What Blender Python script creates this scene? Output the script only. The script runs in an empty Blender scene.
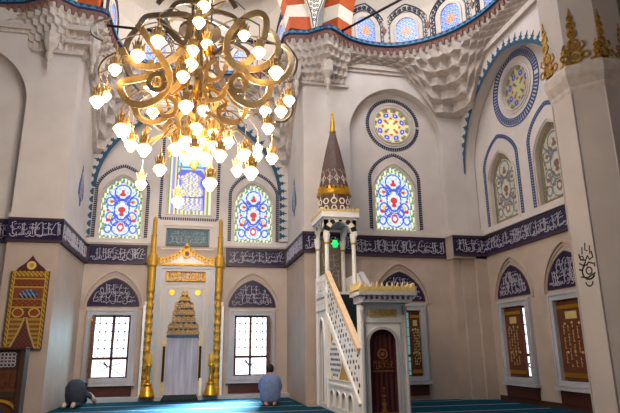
import bpy, bmesh, math, random
import numpy as np
from mathutils import Vector, Matrix
SC = bpy.context.scene
COL = SC.collection
PI = math.pi
rnd = random.Random(7)

# ------------------------------------------------------------------ materials
def lin(c):
    return tuple((v/255/12.92) if v/255 <= .04045 else ((v/255+.055)/1.055)**2.4 for v in c)
def mat(name, rgb, rough=.5, metal=0., var=0., scale=6., emit=0., bump=0., stretch=None, spec=.4):
    m = bpy.data.materials.new(name); m.use_nodes = True
    nt = m.node_tree; b = nt.nodes['Principled BSDF']
    c = lin(rgb)
    b.inputs['Base Color'].default_value = (*c, 1)
    b.inputs['Roughness'].default_value = rough
    b.inputs['Metallic'].default_value = metal
    b.inputs['Specular IOR Level'].default_value = spec
    if emit:
        b.inputs['Emission Color'].default_value = (*c, 1)
        b.inputs['Emission Strength'].default_value = emit
    if var or bump:
        tc = nt.nodes.new('ShaderNodeTexCoord')
        mp = nt.nodes.new('ShaderNodeMapping')
        if stretch: mp.inputs['Scale'].default_value = stretch
        nz = nt.nodes.new('ShaderNodeTexNoise')
        nz.inputs['Scale'].default_value = scale; nz.inputs['Detail'].default_value = 6
        nt.links.new(tc.outputs['Object'], mp.inputs['Vector'])
        nt.links.new(mp.outputs['Vector'], nz.inputs['Vector'])
        if var:
            r = nt.nodes.new('ShaderNodeValToRGB')
            r.color_ramp.elements[0].position = .3; r.color_ramp.elements[1].position = .7
            r.color_ramp.elements[0].color = (*[v*(1-var) for v in c], 1)
            r.color_ramp.elements[1].color = (*[min(1, v*(1+var*.6)) for v in c], 1)
            nt.links.new(nz.outputs['Fac'], r.inputs['Fac'])
            nt.links.new(r.outputs['Color'], b.inputs['Base Color'])
        if bump:
            bp = nt.nodes.new('ShaderNodeBump'); bp.inputs['Strength'].default_value = bump
            nt.links.new(nz.outputs['Fac'], bp.inputs['Height'])
            nt.links.new(bp.outputs['Normal'], b.inputs['Normal'])
    return m
def colmat(name, emit=0., rough=.4):
    """material whose colour is the pattern stored on the mesh (a woven, painted or leaded design)"""
    m = bpy.data.materials.new(name); m.use_nodes = True
    nt = m.node_tree; b = nt.nodes['Principled BSDF']
    a = nt.nodes.new('ShaderNodeVertexColor'); a.layer_name = 'Col'
    b.inputs['Roughness'].default_value = rough
    if emit:
        b.inputs['Base Color'].default_value = (.03, .03, .03, 1)
        nt.links.new(a.outputs['Color'], b.inputs['Emission Color'])
        b.inputs['Emission Strength'].default_value = emit
    else:
        nt.links.new(a.outputs['Color'], b.inputs['Base Color'])
    return m
M = dict(
 wall=mat('warm_marble', (202, 193, 188), .5, var=.10, scale=1.3),
 wall_low=mat('cream_marble', (180, 164, 152), .6, spec=.2, var=.10, scale=1.8),
 stone=mat('carved_stone', (190, 178, 170), .7, var=.16, scale=9),
 plaster=mat('carved_plaster', (200, 188, 178), .7, var=.08, scale=5),
 grey=mat('grey_marble', (176, 176, 182), .35, var=.16, scale=2.2, stretch=(1, 1, .35)),
 veined=mat('veined_grey_marble', (172, 172, 188), .35, var=.28, scale=5, stretch=(2.6, 1, .18)),
 white=mat('white_marble', (232, 230, 228), .35, var=.06, scale=3),
 navy=mat('navy_tile', (30, 24, 60), .35, var=.25, scale=14),
 purple=mat('maroon_border', (66, 44, 58), .5, var=.1),
 letter=mat('white_lettering', (188, 184, 196), .5),
 blueline=mat('blue_paint', (62, 82, 128), .6),
 dotnavy=mat('navy_paint', (52, 56, 78), .6),
 teal=mat('teal_paint', (34, 78, 104), .6, var=.15, scale=20),
 turq=mat('turquoise_tile', (16, 82, 96), .4, var=.15, scale=20),
 cornblue=mat('cornice_blue', (48, 116, 150), .5),
 corndark=mat('cornice_dark_blue', (26, 44, 84), .5),
 brick=mat('brick_red_dentil', (128, 92, 84), .7, var=.2, scale=10),
 orange=mat('red_voussoir', (190, 84, 32), .65, var=.12, scale=8),
 cream=mat('cream_voussoir', (232, 222, 206), .65, var=.06, scale=8),
 gold=mat('gold', (204, 152, 48), .34, .8, var=.15, scale=9),
 goldpaint=mat('gilded_paint', (196, 150, 52), .45, .35, var=.25, scale=22),
 pillar=mat('shaded_pillar_marble', (186, 176, 170), .6, var=.10, scale=1.3, spec=.2),  # wall marble darkened, so the pillar's shade sits in its colour
 slate=mat('slate_blue_marble', (104, 110, 124), .4, var=.25, scale=9),
 oldgold=mat('old_gilding', (168, 124, 40), .4, .5, var=.45, scale=18),
 paleGold=mat('pale_gilding', (216, 190, 128), .5, .2, var=.15, scale=25),
 bronze=mat('bronze_strap', (208, 178, 128), .45, .45, var=.2, scale=7),
 darkbronze=mat('dark_bronze', (124, 112, 98), .45, .55, var=.2, scale=7),
 brown=mat('brown_wood', (74, 36, 30), .45, var=.25, scale=5, stretch=(1, 1, 8)),
 darkwood=mat('dark_wood', (62, 38, 28), .7, var=.3, scale=4, stretch=(6, 6, .6)),
 shutter=mat('carved_shutter_wood', (98, 54, 34), .45, var=.25, scale=6, stretch=(6, 6, .6)),
 black=mat('black_iron', (22, 22, 24), .5),
 cone=mat('brown_spire_tile', (88, 68, 62), .5, var=.2, scale=12),
 peach=mat('sand_handrail', (216, 186, 150), .45, var=.1),
 embroid=mat('dull_gold_thread', (128, 84, 34), .6, .2, var=.3, scale=20),
 red=mat('crimson_velvet', (58, 4, 15), .8, var=.25, scale=9),
 rug=mat('dark_green_rug', (12, 28, 34), .9, var=.2, scale=40),
 carpet=mat('teal_carpet', (3, 60, 78), .95, var=.2, scale=30, bump=.1, spec=.06),
 stripe=mat('pale_carpet_stripe', (138, 118, 136), .85, var=.1, scale=30),
 flame=mat('lamp_glass', (255, 216, 150), .3, emit=9.),
 green=mat('green_lamp', (10, 226, 90), .3, emit=2.2),
 day=mat('daylit_pane', (236, 244, 255), .2, emit=1.6),
 day_dim=mat('daylit_foliage_pane', (120, 164, 160), .2, emit=.6, var=.5, scale=3),
 candle=mat('ochre_candle', (196, 152, 40), .5, var=.1),
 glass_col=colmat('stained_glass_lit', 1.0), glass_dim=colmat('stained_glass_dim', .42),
 paint=colmat('painted_pattern'), ceilm=mat('dome_plaster', (196, 186, 174), .8, var=.06, scale=2),
 skin=mat('skin', (172, 122, 96), .6), hair=mat('dark_hair', (28, 22, 20), .7, var=.2, scale=60),
 shirt=mat('blue_shirt', (112, 130, 168), .8, var=.15, scale=12), trousers=mat('dark_trousers', (40, 42, 52), .85, var=.15),
 coat=mat('charcoal_coat', (52, 58, 70), .85, var=.2, scale=9), sock=mat('pale_sock', (186, 174, 158), .85),
)
# ------------------------------------------------------------------ object helpers
ORG = {}
def tag(o, label=None, cat=None, group=None, kind=None):
    if label: o['label'] = label
    if cat: o['category'] = cat
    if group: o['group'] = group
    if kind: o['kind'] = kind
    return o
def thing(name, label, cat, loc=(0, 0, 0), group=None, kind=None):
    o = bpy.data.objects.new(name, None); COL.objects.link(o)
    o.empty_display_size = .1
    o.location = loc; ORG[o.name] = Vector(loc)
    return tag(o, label, cat, group, kind)
class Fr:
    """a wall frame: u along the wall, z up, d out of the wall towards the room"""
    def __init__(s, o, u, n, w=(0, 0, 1)):
        s.o, s.u, s.n, s.w = Vector(o), Vector(u).normalized(), Vector(n).normalized(), Vector(w).normalized()
    def p(s, u, z, d=0.): return s.o + s.u*u + s.w*z + s.n*d
class MB:
    def __init__(s): s.bm = bmesh.new(); s.mats = []; s.mi = 0
    def m(s, mt):
        if mt not in s.mats: s.mats.append(mt)
        s.mi = s.mats.index(mt); return s
    def face(s, pts):
        try:
            f = s.bm.faces.new([s.bm.verts.new(p) for p in pts]); f.material_index = s.mi; return f
        except ValueError: return None
    def hexa(s, a, b):
        """a, b: two quads (lists of four points) joined"""
        va = [s.bm.verts.new(p) for p in a]; vb = [s.bm.verts.new(p) for p in b]; n = len(a)
        fs = [s.bm.faces.new(va[::-1]), s.bm.faces.new(vb)]
        for i in range(n):
            fs.append(s.bm.faces.new([va[i], va[(i+1) % n], vb[(i+1) % n], vb[i]]))
        for f in fs: f.material_index = s.mi
    def box(s, x0, x1, y0, y1, z0, z1):
        s.hexa([(x0, y0, z0), (x1, y0, z0), (x1, y1, z0), (x0, y1, z0)], [(x0, y0, z1), (x1, y0, z1), (x1, y1, z1), (x0, y1, z1)])
    def fbox(s, F, u0, u1, z0, z1, d0, d1):
        q = [(u0, z0), (u1, z0), (u1, z1), (u0, z1)]
        s.hexa([F.p(u, z, d0) for u, z in q], [F.p(u, z, d1) for u, z in q])
    def prism(s, F, poly, d0, d1):
        s.hexa([F.p(u, z, d0) for u, z in poly], [F.p(u, z, d1) for u, z in poly])
    def band(s, F, line, w, d0, d1, closed=False):
        """a bar of width w following a polyline drawn on a wall frame"""
        n = len(line); L = [Vector(p) for p in line]; off = []
        for i in range(n):
            a = L[i-1] if (i or closed) else L[i]; b = L[(i+1) % n] if (i < n-1 or closed) else L[i]
            t = (b-a); t = t.normalized() if t.length > 1e-9 else Vector((1, 0)); off.append(Vector((-t.y, t.x))*w/2)
        for i in range(n if closed else n-1):
            j = (i+1) % n
            q = [L[i]-off[i], L[j]-off[j], L[j]+off[j], L[i]+off[i]]
            s.hexa([F.p(p.x, p.y, d0) for p in q], [F.p(p.x, p.y, d1) for p in q])
    def lathe(s, prof, c=(0, 0, 0), seg=20, sx=1, sy=1, rot=0):
        rings = []
        for r, z in prof:
            if r < 1e-5: rings.append([s.bm.verts.new((c[0], c[1], c[2]+z))])
            else: rings.append([s.bm.verts.new((c[0]+sx*r*math.cos(2*PI*k/seg+rot), c[1]+sy*r*math.sin(2*PI*k/seg+rot), c[2]+z)) for k in range(seg)])
        for a, b in zip(rings, rings[1:]):
            for k in range(seg):
                q = []
                for v in (a[k % len(a)], a[(k+1) % len(a)], b[(k+1) % len(b)], b[k % len(b)]):
                    if v not in q: q.append(v)
                if len(q) > 2:
                    f = s.bm.faces.new(q); f.material_index = s.mi
        for rg, fl in ((rings[0], 1), (rings[-1], 0)):
            if len(rg) > 2:
                f = s.bm.faces.new(rg[::-1] if fl else rg); f.material_index = s.mi
    def tube(s, pts, rad, seg=8, closed=False):
        pts = [Vector(p) for p in pts]; n = len(pts); rings = []
        rad = rad if isinstance(rad, (list, tuple)) else [rad]*n
        for i in range(n):
            t = (pts[min(i+1, n-1)]-pts[max(i-1, 0)]).normalized()
            a = t.cross(Vector((0, 0, 1))); a = a.normalized() if a.length > 1e-3 else Vector((1, 0, 0)); b = t.cross(a)
            rings.append([s.bm.verts.new(pts[i]+(a*math.cos(2*PI*k/seg)+b*math.sin(2*PI*k/seg))*rad[i]) for k in range(seg)])
        for a, b in zip(rings, rings[1:]):
            for k in range(seg):
                f = s.bm.faces.new([a[k], a[(k+1) % seg], b[(k+1) % seg], b[k]]); f.material_index = s.mi
        for rg in (rings[0][::-1], rings[-1]):
            f = s.bm.faces.new(rg); f.material_index = s.mi
    def bar(s, pts, w, t, nrm):
        """a flat strap: width w in the plane across nrm, thickness t along nrm"""
        pts = [Vector(p) for p in pts]; n = len(pts); N = Vector(nrm).normalized(); rings = []
        for i in range(n):
            tg = (pts[min(i+1, n-1)]-pts[max(i-1, 0)]).normalized(); a = tg.cross(N).normalized()
            ww = w[i] if isinstance(w, (list, tuple)) else w
            rings.append([s.bm.verts.new(pts[i]+a*x*ww/2+N*y*t/2) for x, y in ((-1, -1), (1, -1), (1, 1), (-1, 1))])
        for a, b in zip(rings, rings[1:]):
            for k in range(4):
                f = s.bm.faces.new([a[k], a[(k+1) % 4], b[(k+1) % 4], b[k]]); f.material_index = s.mi
        s.bm.faces.new(rings[0][::-1]).material_index = s.mi; s.bm.faces.new(rings[-1]).material_index = s.mi
    def plate(s, F, outer, holes, d0, d1):
        """a slab with openings"""
        bm = bmesh.new(); ed = []
        for lp in [outer]+list(holes):
            vs = [bm.verts.new(F.p(u, z, d0)) for u, z in lp]
            ed += [bm.edges.new((vs[i], vs[(i+1) % len(vs)])) for i in range(len(vs))]
        bmesh.ops.triangle_fill(bm, use_beauty=True, use_dissolve=False, edges=ed, normal=F.n)
        r = bmesh.ops.extrude_face_region(bm, geom=list(bm.faces))
        bmesh.ops.translate(bm, vec=F.n*(d1-d0), verts=[v for v in r['geom'] if isinstance(v, bmesh.types.BMVert)])
        vm = {}
        for v in bm.verts: vm[v] = s.bm.verts.new(v.co)
        for f in bm.faces:
            try: s.bm.faces.new([vm[v] for v in f.verts]).material_index = s.mi
            except ValueError: pass
        bm.free()
    def build(s, name, mt=None, parent=None, smooth=False, kind=None):
        if mt: s.mats = [mt] if not s.mats else s.mats
        bmesh.ops.recalc_face_normals(s.bm, faces=s.bm.faces)
        me = bpy.data.meshes.new(name)
        org = ORG[parent.name] if parent else Vector((0, 0, 0))
        if parent: bmesh.ops.translate(s.bm, vec=-org, verts=s.bm.verts)
        s.bm.to_mesh(me); s.bm.free()
        for k in s.mats: me.materials.append(k)
        if smooth:
            for p in me.polygons: p.use_smooth = True
        o = bpy.data.objects.new(name, me); COL.objects.link(o)
        if parent: o.parent = parent
        ORG[o.name] = org
        if kind: o['kind'] = kind
        return o
def mb(m): return MB().m(m)
def solo(mbx, name, label, cat, group=None, kind=None, smooth=False):
    """a thing that is one mesh: its origin is moved to its base"""
    o = mbx.build(name, smooth=smooth)
    co = np.array([v.co for v in o.data.vertices]); c = (co.max(0)+co.min(0))/2; c[2] = co[:, 2].min()
    o.data.transform(Matrix.Translation(-Vector(c))); o.location = Vector(c); ORG[o.name] = Vector(c)
    return tag(o, label, cat, group, kind)
def struct(mbx, name, smooth=False): return tag(mbx.build(name, smooth=smooth), kind='structure')
def pattern(name, F, us, zs, inside, colour, d, mt, parent, thick=.02):
    """a thin panel cut into small cells, each with the colour of the design drawn there"""
    me = bpy.data.meshes.new(name); org = ORG[parent.name] if parent else Vector((0, 0, 0))
    V = []; idx = {}; faces = []; cols = []
    def vid(i, j):
        if (i, j) not in idx: idx[(i, j)] = len(V); V.append(F.p(us[i], zs[j], d)-org)
        return idx[(i, j)]
    for j in range(len(zs)-1):
        for i in range(len(us)-1):
            u = (us[i]+us[i+1])/2; z = (zs[j]+zs[j+1])/2
            if inside and not inside(u, z): continue
            faces.append([vid(i, j), vid(i+1, j), vid(i+1, j+1), vid(i, j+1)]); cols.append(lin(colour(u, z)))
    me.from_pydata(V, [], faces)
    ca = me.color_attributes.new('Col', 'FLOAT_COLOR', 'CORNER')
    ca.data.foreach_set('color', np.array([(*c, 1.) for c in cols for _ in range(4)], dtype=np.float32).ravel())
    me.materials.append(mt)
    o = bpy.data.objects.new(name, me); COL.objects.link(o)
    if parent: o.parent = parent
    ORG[o.name] = org
    sd = o.modifiers.new('thickness', 'SOLIDIFY'); sd.thickness = thick; sd.offset = 0
    return o
def lsp(a, b, n): return [a+(b-a)*i/n for i in range(n+1)]

# ------------------------------------------------------------------ outlines
def arch_h(x, H, peak=.16, e=2.3, q=.52):
    x = min(1, abs(x)); return H*((1-peak)*max(0, 1-x**e)**q + peak*(1-x))
def arch(c, w, z0, zs, zt, n=24, **k):
    """pointed arch outline, bottom left up and over to bottom right"""
    pts = [(c-w, z0)]
    for i in range(n+1):
        t = -math.cos(PI*i/n); pts.append((c+w*t, zs+arch_h(t, zt-zs, **k)))
    pts.append((c+w, z0)); return pts
def in_arch(c, w, z0, zs, zt, **k):
    return lambda u, z: abs(u-c) <= w and z0 <= z <= zs+arch_h((u-c)/w, zt-zs, **k)
def resample(line, step):
    L = [Vector(p) for p in line]; out = [L[0].copy()]; need = step
    for a, b in zip(L, L[1:]):
        d = (b-a).length; pos = 0
        while d-pos >= need and d > 0:
            pos += need; out.append(a+(b-a)*(pos/d)); need = step
        need -= d-pos
    return out
def beads(o, F, line, step, w, h, d0, d1):
    P = resample(line, step)
    for i in range(len(P)-1):
        t = (P[i+1]-P[i]).normalized(); n = Vector((-t.y, t.x)); c = (P[i]+P[i+1])/2
        q = [c-t*w/2-n*h/2, c+t*w/2-n*h/2, c+t*w/2+n*h/2, c-t*w/2+n*h/2]
        o.prism(F, [(p.x, p.y) for p in q], d0, d1)
def rect(u0, u1, z0, z1): return [(u0, z0), (u1, z0), (u1, z1), (u0, z1)]
def circ(c, z, r, n=40): return [(c+r*math.cos(2*PI*i/n), z+r*math.sin(2*PI*i/n)) for i in range(n)]

# ------------------------------------------------------------------ stacked cursive script in relief
def script(o, F, u0, u1, z0, z1, d, seed, k=1., inside=None, dens=1.):
    r = random.Random(seed); H = z1-z0; W = .03*H*k
    def st(pts, w=W):
        pts = [p for p in pts if (inside is None or inside(*p)) and u0 <= p[0] <= u1 and z0 <= p[1] <= z1]
        if len(pts) > 1: o.band(F, pts, w, d, d+.012)
    def arc(cx, cz, rx, rz, a0, a1, n=8): return [(cx+rx*math.cos(a0+(a1-a0)*i/n), cz+rz*math.sin(a0+(a1-a0)*i/n)) for i in range(n+1)]
    x = u1-.05*H
    while x > u0+.1*H:
        c = r.choice('aalnwrkskalbm'); s = H*.01
        b = z0+H*(.2+.08*r.random())
        if c in 'al':
            t = z0+H*(.84+.1*r.random()); st([(x+.015*H, b), (x-.01*H, (b+t)/2), (x-.035*H, t)], W*1.05); st([(x-.035*H, t), (x+.03*H, t-.05*H)])
            if c == 'l': st(arc(x-.14*H, b+.02*H, .15*H, .13*H, 0, -PI))
            x -= (.15 if c == 'a' else .27)*H/dens
        elif c == 'n': st(arc(x-.16*H, b+.06*H, .17*H, .2*H, .2, -PI-.2), W*1.2); st([(x-.16*H, b+.2*H), (x-.12*H, b+.25*H)], W*1.3); x -= .3*H/dens
        elif c == 'w': st(arc(x-.07*H, b+.12*H, .07*H, .07*H, 0, 2*PI)); st([(x, b+.1*H), (x-.04*H, b-.04*H), (x-.16*H, b-.13*H), (x-.25*H, b-.09*H)], W*1.1); x -= .24*H/dens
        elif c == 'r': st([(x, b+.14*H), (x-.02*H, b), (x-.12*H, b-.11*H), (x-.22*H, b-.1*H)], W*1.2); x -= .18*H/dens
        elif c == 'k': st([(x, b), (x-.2*H, b+.02*H), (x-.26*H, b+.2*H), (x-.08*H, b+.62*H), (x+.1*H, b+.7*H)]); x -= .34*H/dens
        elif c == 's':
            st([(x, b+.1*H), (x-.05*H, b), (x-.1*H, b+.1*H), (x-.15*H, b), (x-.2*H, b+.1*H), (x-.24*H, b), (x-.42*H, b-.02*H)]); x -= .34*H/dens
        elif c == 'b': st(arc(x-.17*H, b+.1*H, .19*H, .12*H, 0, -PI)); st([(x-.18*H, b-.1*H), (x-.14*H, b-.06*H)], W*1.3); x -= .33*H/dens
        else: st(arc(x-.08*H, b+.08*H, .08*H, .08*H, 0, 2*PI)); st([(x-.16*H, b+.06*H), (x-.3*H, b+.03*H)]); x -= .24*H/dens
        if r.random() < .8:      # the upper tier of letters and vowel marks
            cx = x+.12*H; cz = z0+H*(.55+.12*r.random()); t = r.random()
            if t < .4: st(arc(cx, cz, .11*H, .09*H, .3, -PI-.3), W*.8)
            elif t < .7: st([(cx+.12*H, cz+.08*H), (cx, cz), (cx-.14*H, cz+.04*H)], W*.8)
            else: st(arc(cx, cz, .06*H, .06*H, 0, 2*PI), W*.7)
            st([(cx+.04*H, cz+.22*H), (cx-.07*H, cz+.17*H)], W*.7)

# ------------------------------------------------------------------ wall frames (measured from the photograph's perspective)
D, E_Y, R_X = 16.58, 14.14, 8.06
PL, PR = -3.12, 2.85            # inner sides of the two great piers
YL, YR = 13.45, 13.85           # their fronts
Q = Fr((0, D, 0), (1, 0, 0), (0, -1, 0))
EF = Fr((0, E_Y, 0), (1, 0, 0), (0, -1, 0))
RF = Fr((R_X, 0, 0), (0, -1, 0), (-1, 0, 0))      # u = -y
LS = Fr((PL, 0, 0), (0, 1, 0), (1, 0, 0))         # u = y
RS = Fr((PR, 0, 0), (0, -1, 0), (-1, 0, 0))       # u = -y
LFr = Fr((0, YL, 0), (1, 0, 0), (0, -1, 0))
LREC = Fr((0, 13.68, 0), (1, 0, 0), (0, -1, 0))
RFr = Fr((0, YR, 0), (1, 0, 0), (0, -1, 0))
RPL = Fr((7.7, 0, 0), (0, -1, 0), (-1, 0, 0))
AX = -.22
BT, BB = 4.38, 3.80             # calligraphy band, top and bottom

# ------------------------------------------------------------------ windows of the bays
UPK = dict(peak=.3, e=2.2, q=.62)
def glass_colour(c, w, z0, zs, zt, seed=0, dim=False):
    ia = in_arch(c, w*.80, z0+.12, zs, zt-.17, **UPK); H = zt-z0
    r0 = random.Random(seed)
    def f(u, z):
        x = (u-c)/w; v = (z-z0)/H; ax = abs(x)
        if not ia(u, z):
            s = int(math.floor(u/.055))+2*int(math.floor(z/.055))
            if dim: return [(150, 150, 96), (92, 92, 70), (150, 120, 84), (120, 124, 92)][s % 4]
            return [(120, 158, 96), (240, 232, 160), (84, 120, 150), (240, 244, 226), (160, 186, 110), (236, 240, 220), (96, 140, 110)][s % 7]
        def blob(cx, cy, rx, ry): return ((ax-cx)/rx)**2+((v-cy)/ry)**2 < 1
        def ring(cx, cy, rx, ry, t):
            q = math.sqrt(((ax-cx)/rx)**2+((v-cy)/ry)**2); return abs(q-1) < t
        red = (214, 42, 38); blue = (66, 84, 206); pale = (222, 236, 252); sky = (176, 206, 248); yel = (238, 200, 96); grn = (64, 160, 110)
        if blob(0, .47, .17, .05) or blob(0, .40, .1, .035) or blob(0, .72, .16, .03) or blob(0, .77, .08, .03) or blob(.62, .30, .11, .026) or blob(.50, .60, .08, .025) or blob(.66, .46, .07, .022): return red
        if blob(0, .55, .07, .03) or blob(0, .19, .06, .03): return (250, 236, 236)
        if ring(0, .19, .13, .055, .3): return red
        if ring(0, .47, .36, .16, .09) or ring(0, .17, .42, .11, .08) or ring(.52, .36, .2, .07, .17) or ring(.54, .60, .22, .07, .15) or ring(0, .76, .38, .12, .09) or ring(.6, .16, .16, .06, .18) or ring(0, .80, .7, .16, .05) or ring(.3, .30, .16, .09, .12) or ring(.25, .62, .14, .06, .14): return blue
        if ring(.36, .28, .14, .05, .25) or ring(.3, .66, .12, .04, .3): return (94, 112, 232)
        if blob(.52, .36, .1, .03) or blob(.54, .60, .1, .03): return yel if not dim else (170, 140, 90)
        if blob(.7, .52, .06, .03) or blob(.72, .22, .06, .03): return grn
        return sky if math.sin(u*40)*math.sin(z*31) > .35 else pale
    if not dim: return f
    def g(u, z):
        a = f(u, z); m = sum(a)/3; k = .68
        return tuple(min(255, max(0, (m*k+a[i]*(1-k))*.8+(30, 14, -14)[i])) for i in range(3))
    return g
def arch_line(c, w, z0, zs, zt, **k): return arch(c, w, z0, zs, zt, **k)
def upper_window(n, F, c, label, z0=4.57, w=.6, zt=6.5, wo=.76, zo=6.86, lit=True, thickband=False, seed=0):
    t = thing('window_%d' % n, label, 'window', F.p(c, z0, 0), kind='structure')
    zs = zt-.72; zso = zo-.72
    pattern('stained_glass', F, lsp(c-w-.02, c+w+.02, 60), lsp(z0-.02, zt+.02, 100), in_arch(c, w+.02, z0-.03, zs, zt+.02, **UPK),
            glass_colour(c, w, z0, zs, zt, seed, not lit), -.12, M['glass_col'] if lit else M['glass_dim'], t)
    o = mb(M['plaster'])
    for k, (e, dd) in enumerate(((.02, .015), (.075, .03))):
        o.band(F, arch(c, w+e, z0, zs, zt+e, **UPK), .03, -.0, dd)
    o.fbox(F, c-w-.1, c+w+.1, z0-.06, z0, -.1, .05)
    o.build('plaster_moulding', None, t)
    b = mb(M['dotnavy'] if not thickband else M['blueline'])
    if thickband:
        for e in (-.03, .05): b.band(F, arch(c, wo+e, z0+.02, zso, zo+e*.8, **UPK), .022, 0, .014)
        beads(b, F, arch(c, wo-.0, z0+.02, zso, zo, **UPK), .07, .042, .11, 0, .012)
    else:
        b.band(F, arch(c, wo-.045, z0+.02, zso, zo-.045, **UPK), .018, 0, .012)
        beads(b, F, arch(c, wo, z0+.02, zso, zo, **UPK), .066, .044, .085, 0, .016)
    b.build('painted_border', None, t)
    return arch(c, w, z0, zs, zt, **UPK)
def lower_window(n, F, c, label, side=0, dim=False, leaves=()):
    """marble surround, timber frame, leaded lattice; leaves: hinged carved shutters (edge, swing)"""
    t = thing('window_%d' % n, label, 'window', F.p(c, .45, 0), kind='structure')
    z0, z1, w = .6, 2.33, .52
    o = mb(M['grey']); o.plate(F, rect(c-.69, c+.69, .45, 2.5), [rect(c-w, c+w, z0, z1)], .0, .09)
    o.band(F, rect(c-.64, c+.64, .50, 2.45), .035, .09, .11, closed=True)
    o.fbox(F, c-.74, c+.74, .40, .47, 0, .14)
    o.build('marble_surround', None, t)
    o = mb(M['brown']); dd = (-.13, -.06)
    o.fbox(F, c-w, c+w, z0, z0+.035, *dd); o.fbox(F, c-w, c+w, z1-.05, z1, *dd)
    o.fbox(F, c-w, c-w+.065, z0, z1, *dd); o.fbox(F, c+w-.065, c+w, z0, z1, *dd)
    o.fbox(F, c+side*.06-.032, c+side*.06+.032, z0, z1, *dd); o.fbox(F, c-w, c+w, 1.1, 1.17, *dd)
    cs = o.build('timber_frame', None, t)
    g = mb(M['day_dim'] if dim else M['day']); g.fbox(F, c-w, c+w, z0, z1, -.3, -.28)
    g.build('pane', None, t)
    k = mb(M['black'])
    for i in range(1, 6): k.fbox(F, c-w+i*2*w/6-.007, c-w+i*2*w/6+.007, 1.17, z1, -.2, -.18)
    for i in range(1, 5): k.fbox(F, c-w, c+w, 1.17+i*.235-.007, 1.17+i*.235+.007, -.2, -.18)
    for i in range(1, 6):
        for j in range(1, 5): k.prism(F, circ(c-w+i*2*w/6, 1.17+j*.235, .024, 8), -.205, -.175)
    k.band(F, [(c-.42, .66), (c-.1, .88), (c+.36, 1.02)], .02, -.2, -.18); k.band(F, [(c-.3, 1.06), (c+.05, .86), (c+.42, .64)], .02, -.2, -.18)
    k.band(F, [(c-.16, 1.04), (c-.05, .9), (c+.05, .92)], .04, -.2, -.18)
    k.build('iron_lattice', None, t)
    for (edge, ang, wd) in leaves:
        hx = c+edge*w; s = 1 if edge < 0 else -1
        G = Fr(F.p(hx, 0, -.03), F.u*s*math.cos(ang)+F.n*math.sin(ang), F.n*math.cos(ang)-F.u*s*math.sin(ang))
        q = mb(M['shutter']); q.fbox(G, 0, wd, z0+.02, z1-.03, -.03, .03)
        sh = q.build('shutter', None, t)
        q = mb(M['gold']); q.fbox(G, .02, wd-.02, z0+.08, z0+.17, .03, .045); q.fbox(G, .02, wd-.02, z1-.2, z1-.12, .03, .045)
        q.build('brass_strip', None, sh)
        q = mb(M['paleGold'])
        for sg in (1,):
            for i in range(3):
                for zc in (z1-.52, z0+.6): q.prism(G, circ(wd*(.25+.25*i), zc+(.02 if i == 1 else 0), .03, 6), .03, .042)
            for i in range(4):
                for j in range(12):
                    if (i*7+j*5) % 3: q.fbox(G, wd*(.2+.16*i)-.025, wd*(.2+.16*i)+.02, z0+.3+j*.075, z0+.315+j*.075, .03, .04)
                    if (i*5+j*3) % 4: q.fbox(G, wd*(.2+.16*i)-.02, wd*(.2+.16*i)-.008, z0+.3+j*.075, z0+.36+j*.075, .03, .04)
            q.fbox(G, wd*.3, wd*.7, z1-.42, z1-.26, .03, .036)
        q.build('inlaid_panel', None, sh)
    b = mb(M['brown']); b.fbox(F, c-.66, c+.66, .12, .40, 0, .05); b.build('timber_dado', None, t)
def lunette(F, c, label, seed):
    t = thing('lunette_panel', label, 'calligraphy panel', F.p(c, 2.58, 0), 'pointed calligraphy panels over the lower windows')
    LK = dict(peak=.22, e=2.1, q=.6)
    o = mb(M['navy']); o.prism(F, arch(c, .71, 2.58, 2.62, 3.40, **LK), -.02, .012); o.build('tile_ground', None, t)
    o = mb(M['purple']); o.band(F, arch(c, .70, 2.58, 2.62, 3.38, **LK), .035, .0, .02); o.band(F, [(c-.71, 2.59), (c+.71, 2.59)], .03, .0, .02); o.build('border', None, t)
    o = mb(M['letter']); ins = in_arch(c, .64, 2.6, 2.62, 3.33, **LK)
    script(o, F, c-.62, c+.64, 2.61, 3.02, .012, seed, .9, ins, 1.5); script(o, F, c-.45, c+.42, 2.88, 3.26, .012, seed+9, .85, ins, 1.3)
    o.build('lettering', None, t)
    o = mb(M['wall_low']); o.band(F, arch(c, .83, 2.52, 2.6, 3.62, **LK), .05, 0, .05); o.band(F, arch(c, .775, 2.52, 2.6, 3.52, **LK), .03, 0, .025); o.build('stone_moulding', None, t)

# ---- qibla wall
BAY = (-2.22, 1.78)
wn = 1
holes = []
for c, s, lb in ((BAY[0], -1, 'stained glass window with pointed top above the window by the prostrating person'), (BAY[1], 1, 'stained glass window with pointed top above the window by the kneeling man')):
    holes.append(upper_window(wn, Q, c, lb, seed=wn)); wn += 1
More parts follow.
